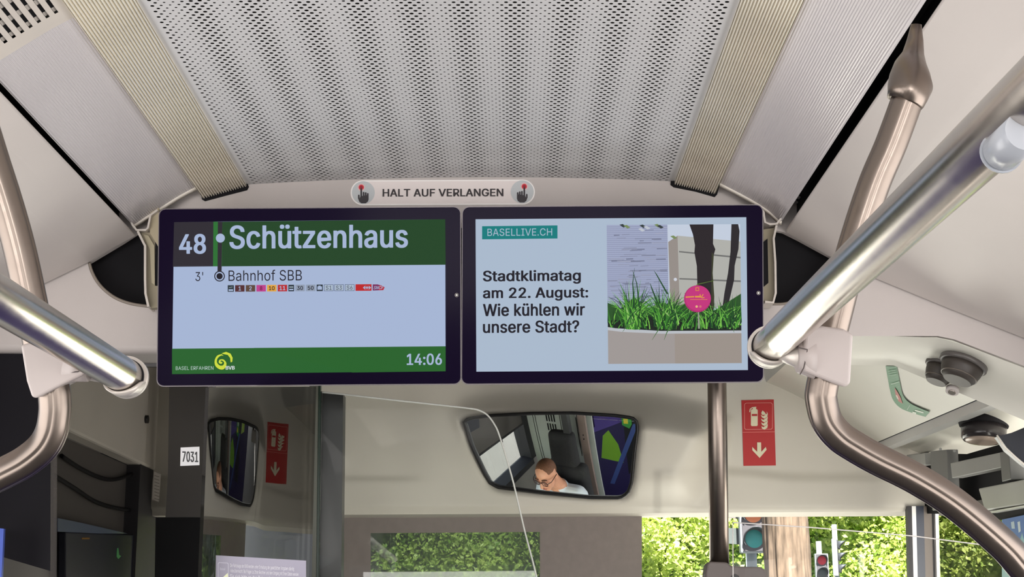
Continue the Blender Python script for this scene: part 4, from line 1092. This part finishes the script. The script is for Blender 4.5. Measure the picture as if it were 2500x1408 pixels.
# speakers under the header
def speaker(px, py, r, lab, Y):
    c = atY(px, py, Y); n = Vector((-0.42, -0.08, -0.90)).normalized()
    t = empty('speaker', c, lab, 'speaker', 'round speakers under the door header')
    tube('flange', [c-n*0.004, c+n*0.003, c+n*0.006], [r, r, r*0.92], mat('flange_grey', (84, 80, 78), 0.4), t, 40)
    tube('cone_cup', [c+n*0.004, c+n*0.016, c+n*0.030, c+n*0.040], [r*0.88, r*0.84, r*0.74, r*0.58], mat('speaker_dark', (58, 52, 48), 0.5), t, 40)
    tube('cup_rim', [c+n*0.0290, c+n*0.031], [r*0.77, r*0.75], mat('speaker_rim', (96, 88, 80), 0.4), t, 40)
speaker(2300, 893, 0.036, 'smaller black speaker cup under the header, the left of two', 3.13)
speaker(2352, 888, 0.050, 'larger black speaker cup under the header, the right of two', 3.04)
sh = Surf(hd)
lk = atY(2325, 953, 3.13); t = empty('hatch_lock', lk, 'small round silver lock below the two speakers', 'lock')
n = Vector((-0.36, -0.34, -0.87)).normalized()
tube('lock_ring', [lk-n*0.006, lk+n*0.004], 0.014, M_CREAM, t, 24); tube('lock_core', [lk+n*0.004, lk+n*0.006], 0.008, M_STEEL, t, 20)
# green wrapped strip sticker on the cove
gs = Art(Surf(cove), 0.0015, 0.0001); GR = (66, 134, 92)
Lf = smooth_path([(2163, 892), (2168, 920), (2174, 950), (2182, 974), (2200, 993), (2230, 1005), (2262, 1014)], 5); Rt = smooth_path([(2190, 893), (2195, 915), (2200, 940), (2206, 962), (2222, 980), (2246, 992), (2272, 1002)], 5)
for i in range(len(Lf)-1): gs.poly([Lf[i], Rt[i], Rt[i+1], Lf[i+1]], GR)
gs.poly([(2186, 942), (2193, 952), (2201, 966), (2206, 982), (2196, 976), (2189, 962)], (176, 70, 64)); gs.poly([(2189, 960), (2193, 962), (2197, 972), (2193, 970)], (226, 214, 200))
gs.stroke([(2178, 934), (2198, 928)], 1.3, (190, 214, 196)); gs.stroke([(2217, 997), (2224, 985)], 1.2, (190, 214, 196))
gs.poly([(2237, 996), (2258, 1002), (2257, 1005), (2236, 999)], (214, 226, 210)); gs.poly([(2231, 1000), (2240, 1003), (2239, 1007), (2230, 1004)], (214, 226, 210))
for i in range(3): gs.stroke([(2170+i, 903+i*5), (2189+i, 900+i*5)], 1.4, (110, 160, 126))
o = gs.build('green_strip_sticker', M_PRINT); tag(o, 'narrow green strip sticker with a red flash, bent over the door cove', 'sticker')
# swing arm cover at the right edge
sw = empty('arm_cover', atX(2470, 1090, 1.1), 'dark wedge-shaped cover with a pale edge at the right border', 'cover')
prism('wedge', [atY(x, y, 3.2) for x, y in ((2438, 1064), (2470, 1056), (2580, 1010), (2580, 1190), (2500, 1130), (2462, 1098))], (0, 0.03, 0), mat('wedge_dark', (52, 54, 62), 0.3), sw)
tube('pale_edge', [atY(x, y, 3.195) for x, y in ((2434, 1062), (2450, 1088), (2480, 1116), (2520, 1150), (2580, 1200))], 0.0022, M_LIP, sw, 8)
# door edges, posts and dark door leaf
def upright(x0, x1, m, name, par, Y=4.42, y0=1235):
    pl = planeY(Y); return pprism(name, [(x0, y0), (x1, y0), (x1+7, 1510), (x0+7, 1510)], pl, 0.03, m, par)
dr_ = empty('door_1', atY(2260, 1400, 4.42)); dr_['kind'] = 'structure'
WH = mat('door_edge_white', (236, 236, 234), 0.4)
upright(2216, 2226, mat('door_rubber', (52, 50, 52), 0.6), 'rubber_seal', dr_)
upright(2226, 2236, WH, 'white_edge', dr_)
upright(2236, 2255, mat('door_navy', (44, 50, 66), 0.4), 'inner_frame', dr_)
upright(2255, 2274, mat('door_taupe', (112, 102, 94), 0.5), 'hinge_post', dr_)
upright(2274, 2283, mat('door_rubber', (52, 50, 52), 0.6), 'rubber_seal', dr_)
upright(2283, 2291, WH, 'white_edge', dr_, 4.40)
lf = prism('door_leaf_glass', [atX(x, y, 1.20) for x, y in ((2292, 1240), (2600, 1180), (2600, 1560), (2300, 1560))], (0.006, 0, 0), glass('door_tint', (0.075, 0.082, 0.078), 0.02), dr_)
# outdoor poster seen through the door gap
po_ = empty('blue_poster', atX(2480, 1300, 1.6), 'blue and white poster outside, at the lower right edge', 'poster')
pp = Plane((1.165, 0, 0), (-1, 0, 0))
a = Art(pp, 0.0, 0.0002); a.poly([(2446, 1268), (2600, 1236), (2600, 1520), (2446, 1520)], (150, 200, 216)); a.poly([(2446, 1268), (2600, 1236), (2600, 1290), (2520, 1300), (2500, 1318), (2495, 1300), (2486, 1330), (2480, 1340), (2474, 1322), (2470, 1300), (2462, 1308), (2456, 1288), (2450, 1290)], (70, 116, 200))
a.poly([(2484, 1274), (2490, 1272), (2492, 1296), (2487, 1300)], (222, 234, 244)); a.poly([(2468, 1274), (2476, 1272), (2478, 1290), (2470, 1290)], (200, 220, 240))
o = a.build('poster_print', M_PRINT, po_)

# ================================================================== OUTDOORS
gr_ = mesh('ground', [(-40, -30, -0.35), (40, -30, -0.35), (40, 60, -0.35), (-40, 60, -0.35)], [(0, 1, 2, 3)], mat('asphalt', (84, 83, 82), 0.9, scale=2)); struct(gr_)
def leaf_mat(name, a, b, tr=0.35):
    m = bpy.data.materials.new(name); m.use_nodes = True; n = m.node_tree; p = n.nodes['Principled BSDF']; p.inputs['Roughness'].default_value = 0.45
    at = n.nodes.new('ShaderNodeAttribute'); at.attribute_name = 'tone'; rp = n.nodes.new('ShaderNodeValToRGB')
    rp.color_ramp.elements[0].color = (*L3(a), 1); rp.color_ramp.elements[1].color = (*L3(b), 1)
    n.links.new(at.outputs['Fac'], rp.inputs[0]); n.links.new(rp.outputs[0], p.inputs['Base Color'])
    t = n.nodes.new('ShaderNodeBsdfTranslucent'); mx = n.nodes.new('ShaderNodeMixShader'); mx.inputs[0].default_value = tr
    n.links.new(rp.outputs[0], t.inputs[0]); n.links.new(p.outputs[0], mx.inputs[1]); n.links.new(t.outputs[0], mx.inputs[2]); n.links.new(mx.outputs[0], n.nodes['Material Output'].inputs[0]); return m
def foliage(name, n, x0, x1, y0, y1, z0, z1, sz, m, par, seed=1, lump=1.0):
    r = np.random.RandomState(seed)
    cx = r.uniform(x0, x1, n); cz = r.uniform(z0, z1, n)
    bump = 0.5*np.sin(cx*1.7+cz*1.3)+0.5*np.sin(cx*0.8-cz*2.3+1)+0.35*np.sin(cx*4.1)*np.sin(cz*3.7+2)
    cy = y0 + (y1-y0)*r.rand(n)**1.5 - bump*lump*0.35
    s = sz*r.uniform(0.6, 1.25, n)
    nv = r.normal(size=(n, 3))+np.array([0.1, -0.9, 0.7]); nv /= np.linalg.norm(nv, axis=1)[:, None]
    u = np.cross(nv, r.normal(size=(n, 3))); u /= np.linalg.norm(u, axis=1)[:, None]; v = np.cross(nv, u)
    c = np.stack([cx, cy, cz], 1); P = np.empty((n, 4, 3))
    P[:, 0] = c-u*s[:, None]*0.62; P[:, 1] = c-v*s[:, None]*0.36+nv*s[:, None]*0.08; P[:, 2] = c+u*s[:, None]*0.62; P[:, 3] = c+v*s[:, None]*0.36+nv*s[:, None]*0.08
    me = bpy.data.meshes.new(name); me.vertices.add(4*n); me.vertices.foreach_set('co', (P.reshape(-1, 3)-np.array(tuple(wloc(par)))).ravel())
    me.loops.add(4*n); me.loops.foreach_set('vertex_index', np.arange(4*n, dtype=np.int32)); me.polygons.add(n)
    me.polygons.foreach_set('loop_start', np.arange(0, 4*n, 4, dtype=np.int32)); me.update(calc_edges=True); me.validate()
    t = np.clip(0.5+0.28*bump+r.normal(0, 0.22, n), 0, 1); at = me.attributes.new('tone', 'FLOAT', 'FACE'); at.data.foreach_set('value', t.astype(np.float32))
    me.materials.append(m); o = link(bpy.data.objects.new(name, me), par); o['kind'] = 'stuff'; return o
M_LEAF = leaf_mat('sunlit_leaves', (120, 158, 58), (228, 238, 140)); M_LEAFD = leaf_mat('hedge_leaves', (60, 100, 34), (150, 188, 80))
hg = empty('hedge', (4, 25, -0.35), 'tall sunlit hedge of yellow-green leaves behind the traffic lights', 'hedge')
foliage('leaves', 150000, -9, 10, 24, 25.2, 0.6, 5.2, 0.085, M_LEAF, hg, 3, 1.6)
box('branch_mass', (-13, 25.2, -0.35), (11, 25.6, 5.5), mat('hedge_core', (96, 120, 56), 0.9), hg)
# plane tree trunk in front of the hedge
def trunk():
    Y = 9.0; xc0, xc1 = 1920, 1926; vs, fs = [], []; NS = 72; NZ = 90; r = random.Random(5)
    ph = [r.uniform(0, 6.28) for _ in range(12)]
    for j in range(NZ+1):
        z = -0.35+6.5*j/NZ; c = atZ(1920, 1330, 1.5)if False else None
        x = atY(1920, 1330, Y).x
        for k in range(NS):
            a = 2*math.pi*k/NS
            rr = 0.130+0.012*(j < 6)*(6-j)*0.6
            rr += 0.006*math.sin(a*13+ph[0]+1.2*math.sin(z*2.1+ph[1]))+0.005*math.sin(a*23+ph[2]+1.6*math.sin(z*3.3+a*2))+0.003*math.sin(a*41+z*5)+0.004*math.sin(z*9+a*7+ph[4])
            vs.append((x+rr*math.cos(a), Y+rr*math.sin(a), z))
    for j in range(NZ):
        for k in range(NS): p = j*NS+k; q = j*NS+(k+1) % NS; fs.append((p, q, q+NS, p+NS))
    m = mat('bark', (112, 96, 82), 0.9, var=0.5, scale=42, bump=1.0, bscale=90)
    mp = m.node_tree.nodes.new('ShaderNodeMapping'); mp.inputs['Scale'].default_value = (1, 1, 0.18); t_ = m.node_tree
    tcn = [n for n in t_.nodes if n.type == 'TEX_COORD'][0]; t_.links.new(tcn.outputs['Object'], mp.inputs[0])
    for n in t_.nodes:
        if n.type == 'TEX_NOISE': t_.links.new(mp.outputs[0], n.inputs['Vector'])
    tr = empty('tree', (x, Y, -0.35), 'rough grey-brown tree trunk standing just outside the windscreen', 'tree')
    mesh('trunk', vs, fs, m, tr, True)
trunk()
# traffic light left of the trunk
def traffic(px, py, Y, w, lab, lenses, rot=0.0, pole=True):
    c = atY(px, py, Y); t = empty('traffic_light', c, lab, 'traffic light'); mg = mat('signal_grey', (150, 158, 164), 0.5)
    h = w*1.55*len(lenses)
    u = Vector((math.cos(rot), math.sin(rot), 0)); f = Vector((math.sin(rot), -math.cos(rot), 0)); zz = Vector((0, 0, 1))
    def bx(name, x0, x1, f0, f1, z0, z1, m):
        P = [c+u*a+f*b+zz*d for a in (x0, x1) for b in (f0, f1) for d in (z0, z1)]
        return bevel(fixn(mesh(name, P, [(0, 1, 3, 2), (4, 6, 7, 5), (0, 4, 5, 1), (2, 3, 7, 6), (0, 2, 6, 4), (1, 5, 7, 3)], m, t)), w*0.08)
    bx('housing', -w*.85, w*.85, -w*.7, 0, -w*.85, -w*.85+h*1.05, mg); bx('face_plate', -w*.72, w*.72, 0, w*.05, -w*.75, -w*.75+h, mat('signal_dark', (84, 82, 88), 0.5))
    for i, col in enumerate(lenses):
        q = c+zz*(w*1.55*i)+f*w*.06
        n_ = 24; vs = [q+f*w*0.1]; 
        for k in range(n_): a = 2*math.pi*k/n_; vs.append(q+u*w*.56*math.cos(a)+zz*w*.56*math.sin(a))
        mesh('lens', vs, [(0, 1+k, 1+(k+1) % n_) for k in range(n_)], mat('lens_%d_%d_%d' % col, col, 0.25), t, True)
        vs, fs = [], []
        for k in range(n_+1):
            a = math.radians(-35+250*k/n_); d = u*math.cos(a)+zz*math.sin(a)
            ln = w*(0.75*max(0, math.sin(a))+0.25)
            vs += [q+d*w*.62, q+d*w*.66+f*ln, q+d*w*.70+f*ln, q+d*w*.68]
        for k in range(n_):
            for e in range(4): p = k*4+e; r2 = k*4+(e+1) % 4; fs.append((p, r2, r2+4, p+4))
        fixn(mesh('visor', vs, fs, mat('visor_dark', (70, 74, 80), 0.4), t, True))
    tube('pole', [Vector((c.x+ (0 if rot == 0 else 0.0), c.y+w*1.4, -0.35)), Vector((c.x, c.y+w*1.4, c.z+h*1.3))], w*0.35, mg, t, 14)
    return t
sgn = traffic(1841, 1315, 14.0, 0.152, 'large grey traffic signal with teal and orange lenses left of the trunk', [(40, 150, 150), (226, 130, 84)])
traffic(2008, 1398, 19.0, 0.10, 'small traffic signal with a red lens right of the trunk', [(60, 74, 78), (206, 34, 64)])
traffic(2048, 1390, 20.0, 0.10, 'small traffic signal turned sideways with three visors, rightmost of the signals', [(70, 80, 86), (70, 80, 86), (70, 80, 86)], rot=1.25)
# sign plates left of the signal
prism('sign_plate', [atY(x, y, 14.12) for x, y in ((1765, 1240), (1802, 1240), (1802, 1266), (1765, 1262))], (0, 0.02, 0), mat('sign_back', (112, 108, 106), 0.6), sgn)
prism('sign_plate', [atY(x, y, 14.12) for x, y in ((1765, 1288), (1806, 1289), (1808, 1329), (1765, 1325))], (0, 0.02, 0), mat('sign_back2', (84, 92, 92), 0.6), sgn)
# ================================================================== DRIVER AND SEAT (seen in the convex mirror)
se = empty('driver_seat', (-0.5, 3.35, 0.0), 'charcoal driver seat with a tall headrest, seen in the mirror', 'seat')
def soft(name, c, s, m, par, rot=0.0, bev=0.04, sh=0.0):
    vs = []
    for x in (-1, 1):
        for y in (-1, 1):
            for z in (-1, 1):
                X = x*s[0]*(1-sh*(z > 0)); Yy = y*s[1]; Z = z*s[2]
                vs.append((c[0]+X, c[1]+Yy*math.cos(rot)+Z*math.sin(rot), c[2]-Yy*math.sin(rot)+Z*math.cos(rot)))
    o = fixn(mesh(name, vs, [(0, 1, 3, 2), (4, 6, 7, 5), (0, 4, 5, 1), (2, 3, 7, 6), (0, 2, 6, 4), (1, 5, 7, 3)], m, par)); bevel(o, bev, 5)
    bake(o); o.data.polygons.foreach_set('use_smooth', [True]*len(o.data.polygons)); return o
soft('backrest', (-0.5, 3.38, 0.90), (0.24, 0.06, 0.34), M_SEAT, se, -0.14, 0.05, 0.2)
soft('headrest', (-0.5, 3.33, 1.36), (0.135, 0.05, 0.165), M_SEAT, se, -0.08, 0.045, 0.12)
soft('cushion', (-0.5, 3.62, 0.55), (0.24, 0.25, 0.06), M_SEAT, se, 0.0, 0.05)
tube('pedestal', [(-0.5, 3.6, 0), (-0.5, 3.6, 0.5)], 0.09, M_CABD, se, 20)
def cap(vs, fs, p, q, r0, r1, n=14, k=6):
    p, q = Vector(p), Vector(q); d = (q-p); L = d.length; d.normalize(); ref = Vector((0, 0, 1)) if abs(d.z) < .9 else Vector((1, 0, 0)); u = d.cross(ref).normalized(); v = d.cross(u)
    rings = []
    for i in range(k): a = -math.pi/2+math.pi/2*i/k; rings.append((p+d*r0*math.sin(a), r0*math.cos(a)))
    rings.append((p, r0)); rings.append((q, r1))
    for i in range(1, k+1): a = math.pi/2*i/k; rings.append((q+d*r1*math.sin(a), r1*math.cos(a)))
    o = len(vs)
    for c, r in rings:
        for j in range(n): a = 2*math.pi*j/n; vs.append(c+(u*math.cos(a)+v*math.sin(a))*max(r, 1e-4))
    for i in range(len(rings)-1):
        for j in range(n): a = o+i*n+j; b = o+i*n+(j+1) % n; fs.append((a, b, b+n, a+n))
    fs.append(tuple(o+j for j in reversed(range(n)))); fs.append(tuple(o+(len(rings)-1)*n+j for j in range(n)))
HP = math.radians(12)
hr = Vector((1, 0, 0)); hf = Vector((0, math.cos(HP), -math.sin(HP))); hu = Vector((0, math.sin(HP), math.cos(HP)))
HEADP = HEAD+Vector((0.004, 0, 0.018))
def hl(r, f, u): return HEADP+hr*r+hf*f+hu*u
def ell(vs, fs, c, rad, ax, n=20):
    o = len(vs)
    for i in range(1, n):
        t = math.pi*i/n
        for j in range(n*2): a = math.pi*j/n; vs.append(c+ax[0]*rad[0]*math.sin(t)*math.cos(a)+ax[1]*rad[1]*math.sin(t)*math.sin(a)+ax[2]*rad[2]*math.cos(t))
    m = 2*n
    for i in range(n-2):
        for j in range(m): a = o+i*m+j; b = o+i*m+(j+1) % m; fs.append((a, a+m, b+m, b))
    fs.append(tuple(o+j for j in range(m))); fs.append(tuple(o+(n-2)*m+j for j in reversed(range(m))))
hax = (hr, hf, hu); wax = (Vector((1, 0, 0)), Vector((0, 1, 0)), Vector((0, 0, 1)))
def build_person():
    vs, fs = [], []
    ell(vs, fs, hl(0, -0.012, 0.035), (0.076, 0.096, 0.085), hax)
    ell(vs, fs, hl(0, 0.022, -0.035), (0.062, 0.068, 0.075), hax)
    ell(vs, fs, hl(0, 0.055, -0.085), (0.034, 0.032, 0.030), hax)
    cap(vs, fs, hl(0, 0.080, 0.015), hl(0, 0.108, -0.030), 0.011, 0.015)
    for s in (-1, 1):
        ell(vs, fs, hl(s*0.078, -0.012, -0.005), (0.009, 0.022, 0.034), hax, 10)
        ell(vs, fs, hl(s*0.030, 0.078, 0.022), (0.026, 0.012, 0.010), hax, 10)
        ell(vs, fs, hl(s*0.040, 0.060, -0.025), (0.022, 0.022, 0.024), hax, 10)
    ell(vs, fs, hl(0, 0.084, -0.060), (0.024, 0.012, 0.010), hax, 10)
    neck = Vector((-0.5, 3.53, 1.12))
    cap(vs, fs, hl(0, -0.03, -0.06), neck, 0.056, 0.062)
    cap(vs, fs, (-0.66, 3.52, 1.07), (-0.34, 3.52, 1.07), 0.068, 0.068); cap(vs, fs, (-0.5, 3.53, 1.10), (-0.5, 3.54, 1.02), 0.085, 0.12)
    ell(vs, fs, Vector((-0.5, 3.53, 0.93)), (0.185, 0.115, 0.20), wax); ell(vs, fs, Vector((-0.5, 3.54, 0.72)), (0.165, 0.12, 0.16), wax)
    ell(vs, fs, Vector((-0.5, 3.55, 0.64)), (0.18, 0.13, 0.10), wax)
    for s in (-1, 1):
        cap(vs, fs, (-0.5+s*0.10, 3.60, 0.66), (-0.5+s*0.13, 4.00, 0.66), 0.085, 0.058); cap(vs, fs, (-0.5+s*0.13, 4.00, 0.66), (-0.5+s*0.12, 4.10, 0.16), 0.056, 0.040)
        cap(vs, fs, (-0.5+s*0.12, 4.08, 0.07), (-0.5+s*0.12, 4.24, 0.05), 0.045, 0.035)
        cap(vs, fs, (-0.5+s*0.185, 3.52, 1.06), (-0.5+s*0.25, 3.64, 0.83), 0.056, 0.042); cap(vs, fs, (-0.5+s*0.25, 3.64, 0.83), (-0.5+s*0.19, 3.87, 0.91), 0.040, 0.027)
        w = Vector((-0.5+s*0.185, 3.90, 0.925)); ell(vs, fs, w+Vector((0, 0.04, 0.008)), (0.018, 0.048, 0.040), wax, 10)
        for k in range(4):
            b0 = w+Vector((s*-0.006, 0.075, 0.033-0.02*k)); b1 = b0+Vector((s*-0.004, 0.034-0.003*abs(k-1), -0.006)); b2 = b1+Vector((-s*0.022, 0.014, -0.008))
            cap(vs, fs, b0, b1, 0.0085, 0.008, 8, 3); cap(vs, fs, b1, b2, 0.008, 0.007, 8, 3)
        cap(vs, fs, w+Vector((0, 0.02, 0.035)), w+Vector((-s*0.03, 0.055, 0.055)), 0.010, 0.008, 8, 3)
    sk = mat('skin', (208, 150, 122), 0.5, var=0.08, scale=20); sh_ = mat('shirt', (214, 222, 232), 0.8, var=0.04); tr_ = mat('trousers', (38, 40, 52), 0.85); hr_ = mat('stubble_hair', (112, 74, 52), 0.7, var=0.2, scale=90); so = mat('shoe_black', (24, 22, 22), 0.4)
    o = mesh('person', vs, fs, [sk, sh_, tr_, hr_, so])
    rm = o.modifiers.new('r', 'REMESH'); rm.mode = 'VOXEL'; rm.voxel_size = 0.0048; sm = o.modifiers.new('s', 'SMOOTH'); sm.factor = 0.5; sm.iterations = 8
    bake(o)
    for m_ in (sk, sh_, tr_, hr_, so):
        if m_.name not in o.data.materials: o.data.materials.append(m_)
    idx = []
    for p in o.data.polygons:
        c = p.center; d = c-HEADP; f, u, r2 = d.dot(hf), d.dot(hu), d.dot(hr); i = 1
        if (c.z > 1.115 and math.hypot(c.x+0.5, c.y-3.56) < 0.085) or (d.length < 0.16 and c.z > 1.08): i = 0
        if i == 0 and d.length < 0.15 and u > 0.052 and f < 0.045: i = 3
        if i == 0 and d.length < 0.15 and f < -0.03 and u > -0.02: i = 3
        if i == 0 and c.z < 1.135 and c.y < 3.6 and d.length > 0.15: i = 1
        if c.z < 0.745 and not (abs(c.x+0.5) > 0.2 and c.z > 0.8): i = 2
        if c.z < 0.14: i = 4
        if c.y > 3.86 and c.z > 0.8: i = 0
        idx.append(i)
    o.data.polygons.foreach_set('material_index', idx); o.data.polygons.foreach_set('use_smooth', [True]*len(o.data.polygons))
    tag(o, 'man in a pale shirt and round dark glasses looking down, in the mirror', 'person')
    # collar
    cv, cf_ = [], []; 
    tube('shirt_collar', [Vector((-0.5+0.078*math.sin(a), 3.53+0.07*math.cos(a), 1.10+0.012*math.cos(a))) for a in [2*math.pi*k/24 for k in range(25)]], 0.013, sh_, o, 10)
    # glasses
    gm = mat('spectacle_frame', (52, 30, 26), 0.3); gl_ = empty('x', (0, 0, 0)); bpy.data.objects.remove(gl_)
    pts = []
    gf = None
    for s in (-1, 1):
        ring = [hl(s*0.034+0.0245*math.cos(a), 0.098, 0.004+0.0225*math.sin(a)) for a in [2*math.pi*k/28 for k in range(29)]]
        g1 = tube('spectacle_rim', ring, 0.0026, gm, o, 8)
        tube('temple', [hl(s*0.0585, 0.098, 0.010), hl(s*0.080, 0.07, 0.012), hl(s*0.086, -0.01, 0.012)], 0.0026, gm, o, 8)
        lens = [hl(s*0.034+0.023*math.cos(a), 0.0985, 0.004+0.021*math.sin(a)) for a in [2*math.pi*k/24 for k in range(24)]]
        mesh('lens', lens, [tuple(range(24))], glass('lens_glass%d' % s, (0.98, 0.97, 1.0), 0.0, fres=0.6), o)
        ev, ef = [], []; ell(ev, ef, hl(s*0.032, 0.074, 0.004), (0.013, 0.012, 0.011), hax, 10); mesh('eye', ev, ef, mat('closed_lid', (176, 118, 96), 0.5), o, True)
        tube('eyebrow', [hl(s*0.014, 0.092, 0.030), hl(s*0.034, 0.091, 0.036), hl(s*0.054, 0.078, 0.030)], 0.0035, mat('brow', (78, 50, 38), 0.8), o, 8)
    tube('bridge', [hl(-0.010, 0.100, 0.010), hl(0, 0.104, 0.013), hl(0.010, 0.100, 0.010)], 0.0024, gm, o, 8)
    tube('lips', [hl(-0.022, 0.092, -0.060), hl(0, 0.099, -0.060), hl(0.022, 0.092, -0.060)], [0.003, 0.006, 0.003], mat('lips', (168, 96, 86), 0.5), o, 8)
build_person()
sw = empty('steering_wheel', (-0.5, 3.98, 0.90), 'black steering wheel in front of the driver', 'steering wheel')
ring = []
for k in range(33):
    a = 2*math.pi*k/32; ring.append(Vector((-0.5+0.22*math.cos(a), 4.02+0.22*math.sin(a)*0.75, 0.90+0.22*math.sin(a)*0.62)))
tube('rim', ring, 0.015, M_BLACK, sw, 12); tube('column', [(-0.5, 4.02, 0.90), (-0.5, 4.22, 0.60), (-0.5, 4.4, 0.2)], [0.07, 0.05, 0.05], M_CABD, sw, 16)
for a in (0, math.pi, -math.pi/2): tube('spoke', [(-0.5, 4.02, 0.90), (-0.5+0.21*math.cos(a), 4.02+0.21*math.sin(a)*.75, 0.90+0.21*math.sin(a)*.62)], 0.012, M_CABD, sw, 8)
# advert partition behind the cab door, reflected at the right end of the mirror
ad = box('advert_panel', (-0.64, 2.40, 0.02), (0.30, 2.42, 1.52), mat('advert_navy', (42, 34, 84), 0.4)); tag(ad, 'dark purple advert panel with green shapes, at the right end of the mirror image', 'advert')
def adpoly(nm, pts, c):
    P = [Vector((x, 2.4202+0.0002*len(ad.children), z)) for x, z in pts]; n_ = len(P); mesh(nm, P, [tuple(reversed(range(n_)))], mat(nm+'_ink_%d' % c[0], c, 0.4), ad)
adpoly('purple_field', [(-0.62, 1.05), (-0.24, 1.22), (-0.26, 1.51), (-0.62, 1.51)], (84, 66, 150))
adpoly('green_shape', [(-0.56, 0.70), (-0.50, 1.02), (-0.42, 1.10), (-0.32, 0.92), (-0.28, 0.66)], (122, 176, 48))
adpoly('lime_shape', [(-0.02, 1.2), (0.12, 1.25), (0.12, 1.48), (0.0, 1.44)], (170, 200, 90))
adpoly('dark_band', [(-0.23, 0.5), (-0.04, 0.5), (-0.04, 1.51), (-0.23, 1.51)], (26, 26, 34))
adpoly('blue_stripe', [(-0.50, 0.3), (-0.44, 0.3), (-0.06, 1.2), (-0.12, 1.2)], (64, 84, 150))
hb = empty('warning_box', (-0.05, 2.43, 1.30), 'green rounded label at the right end of the mirror image', 'label')
prism('plate', [Vector((x, 2.445, z)) for x, z in ((-0.24, 1.19), (-0.16, 1.15), (-0.13, 1.2), (-0.13, 1.38), (-0.18, 1.44), (-0.24, 1.38))], (0, -0.02, 0), mat('label_green', (60, 150, 70), 0.4), hb)
prism('white_mark', [Vector((x, 2.447, z)) for x, z in ((-0.20, 1.29), (-0.155, 1.29), (-0.155, 1.36), (-0.20, 1.36))], (0, -0.002, 0), mat('mark_white', (220, 226, 220), 0.4), hb)
prism('yellow_mark', [Vector((x, 2.447, z)) for x, z in ((-0.22, 1.21), (-0.17, 1.21), (-0.17, 1.27), (-0.22, 1.27))], (0, -0.002, 0), mat('mark_yellow', (220, 206, 60), 0.4), hb)
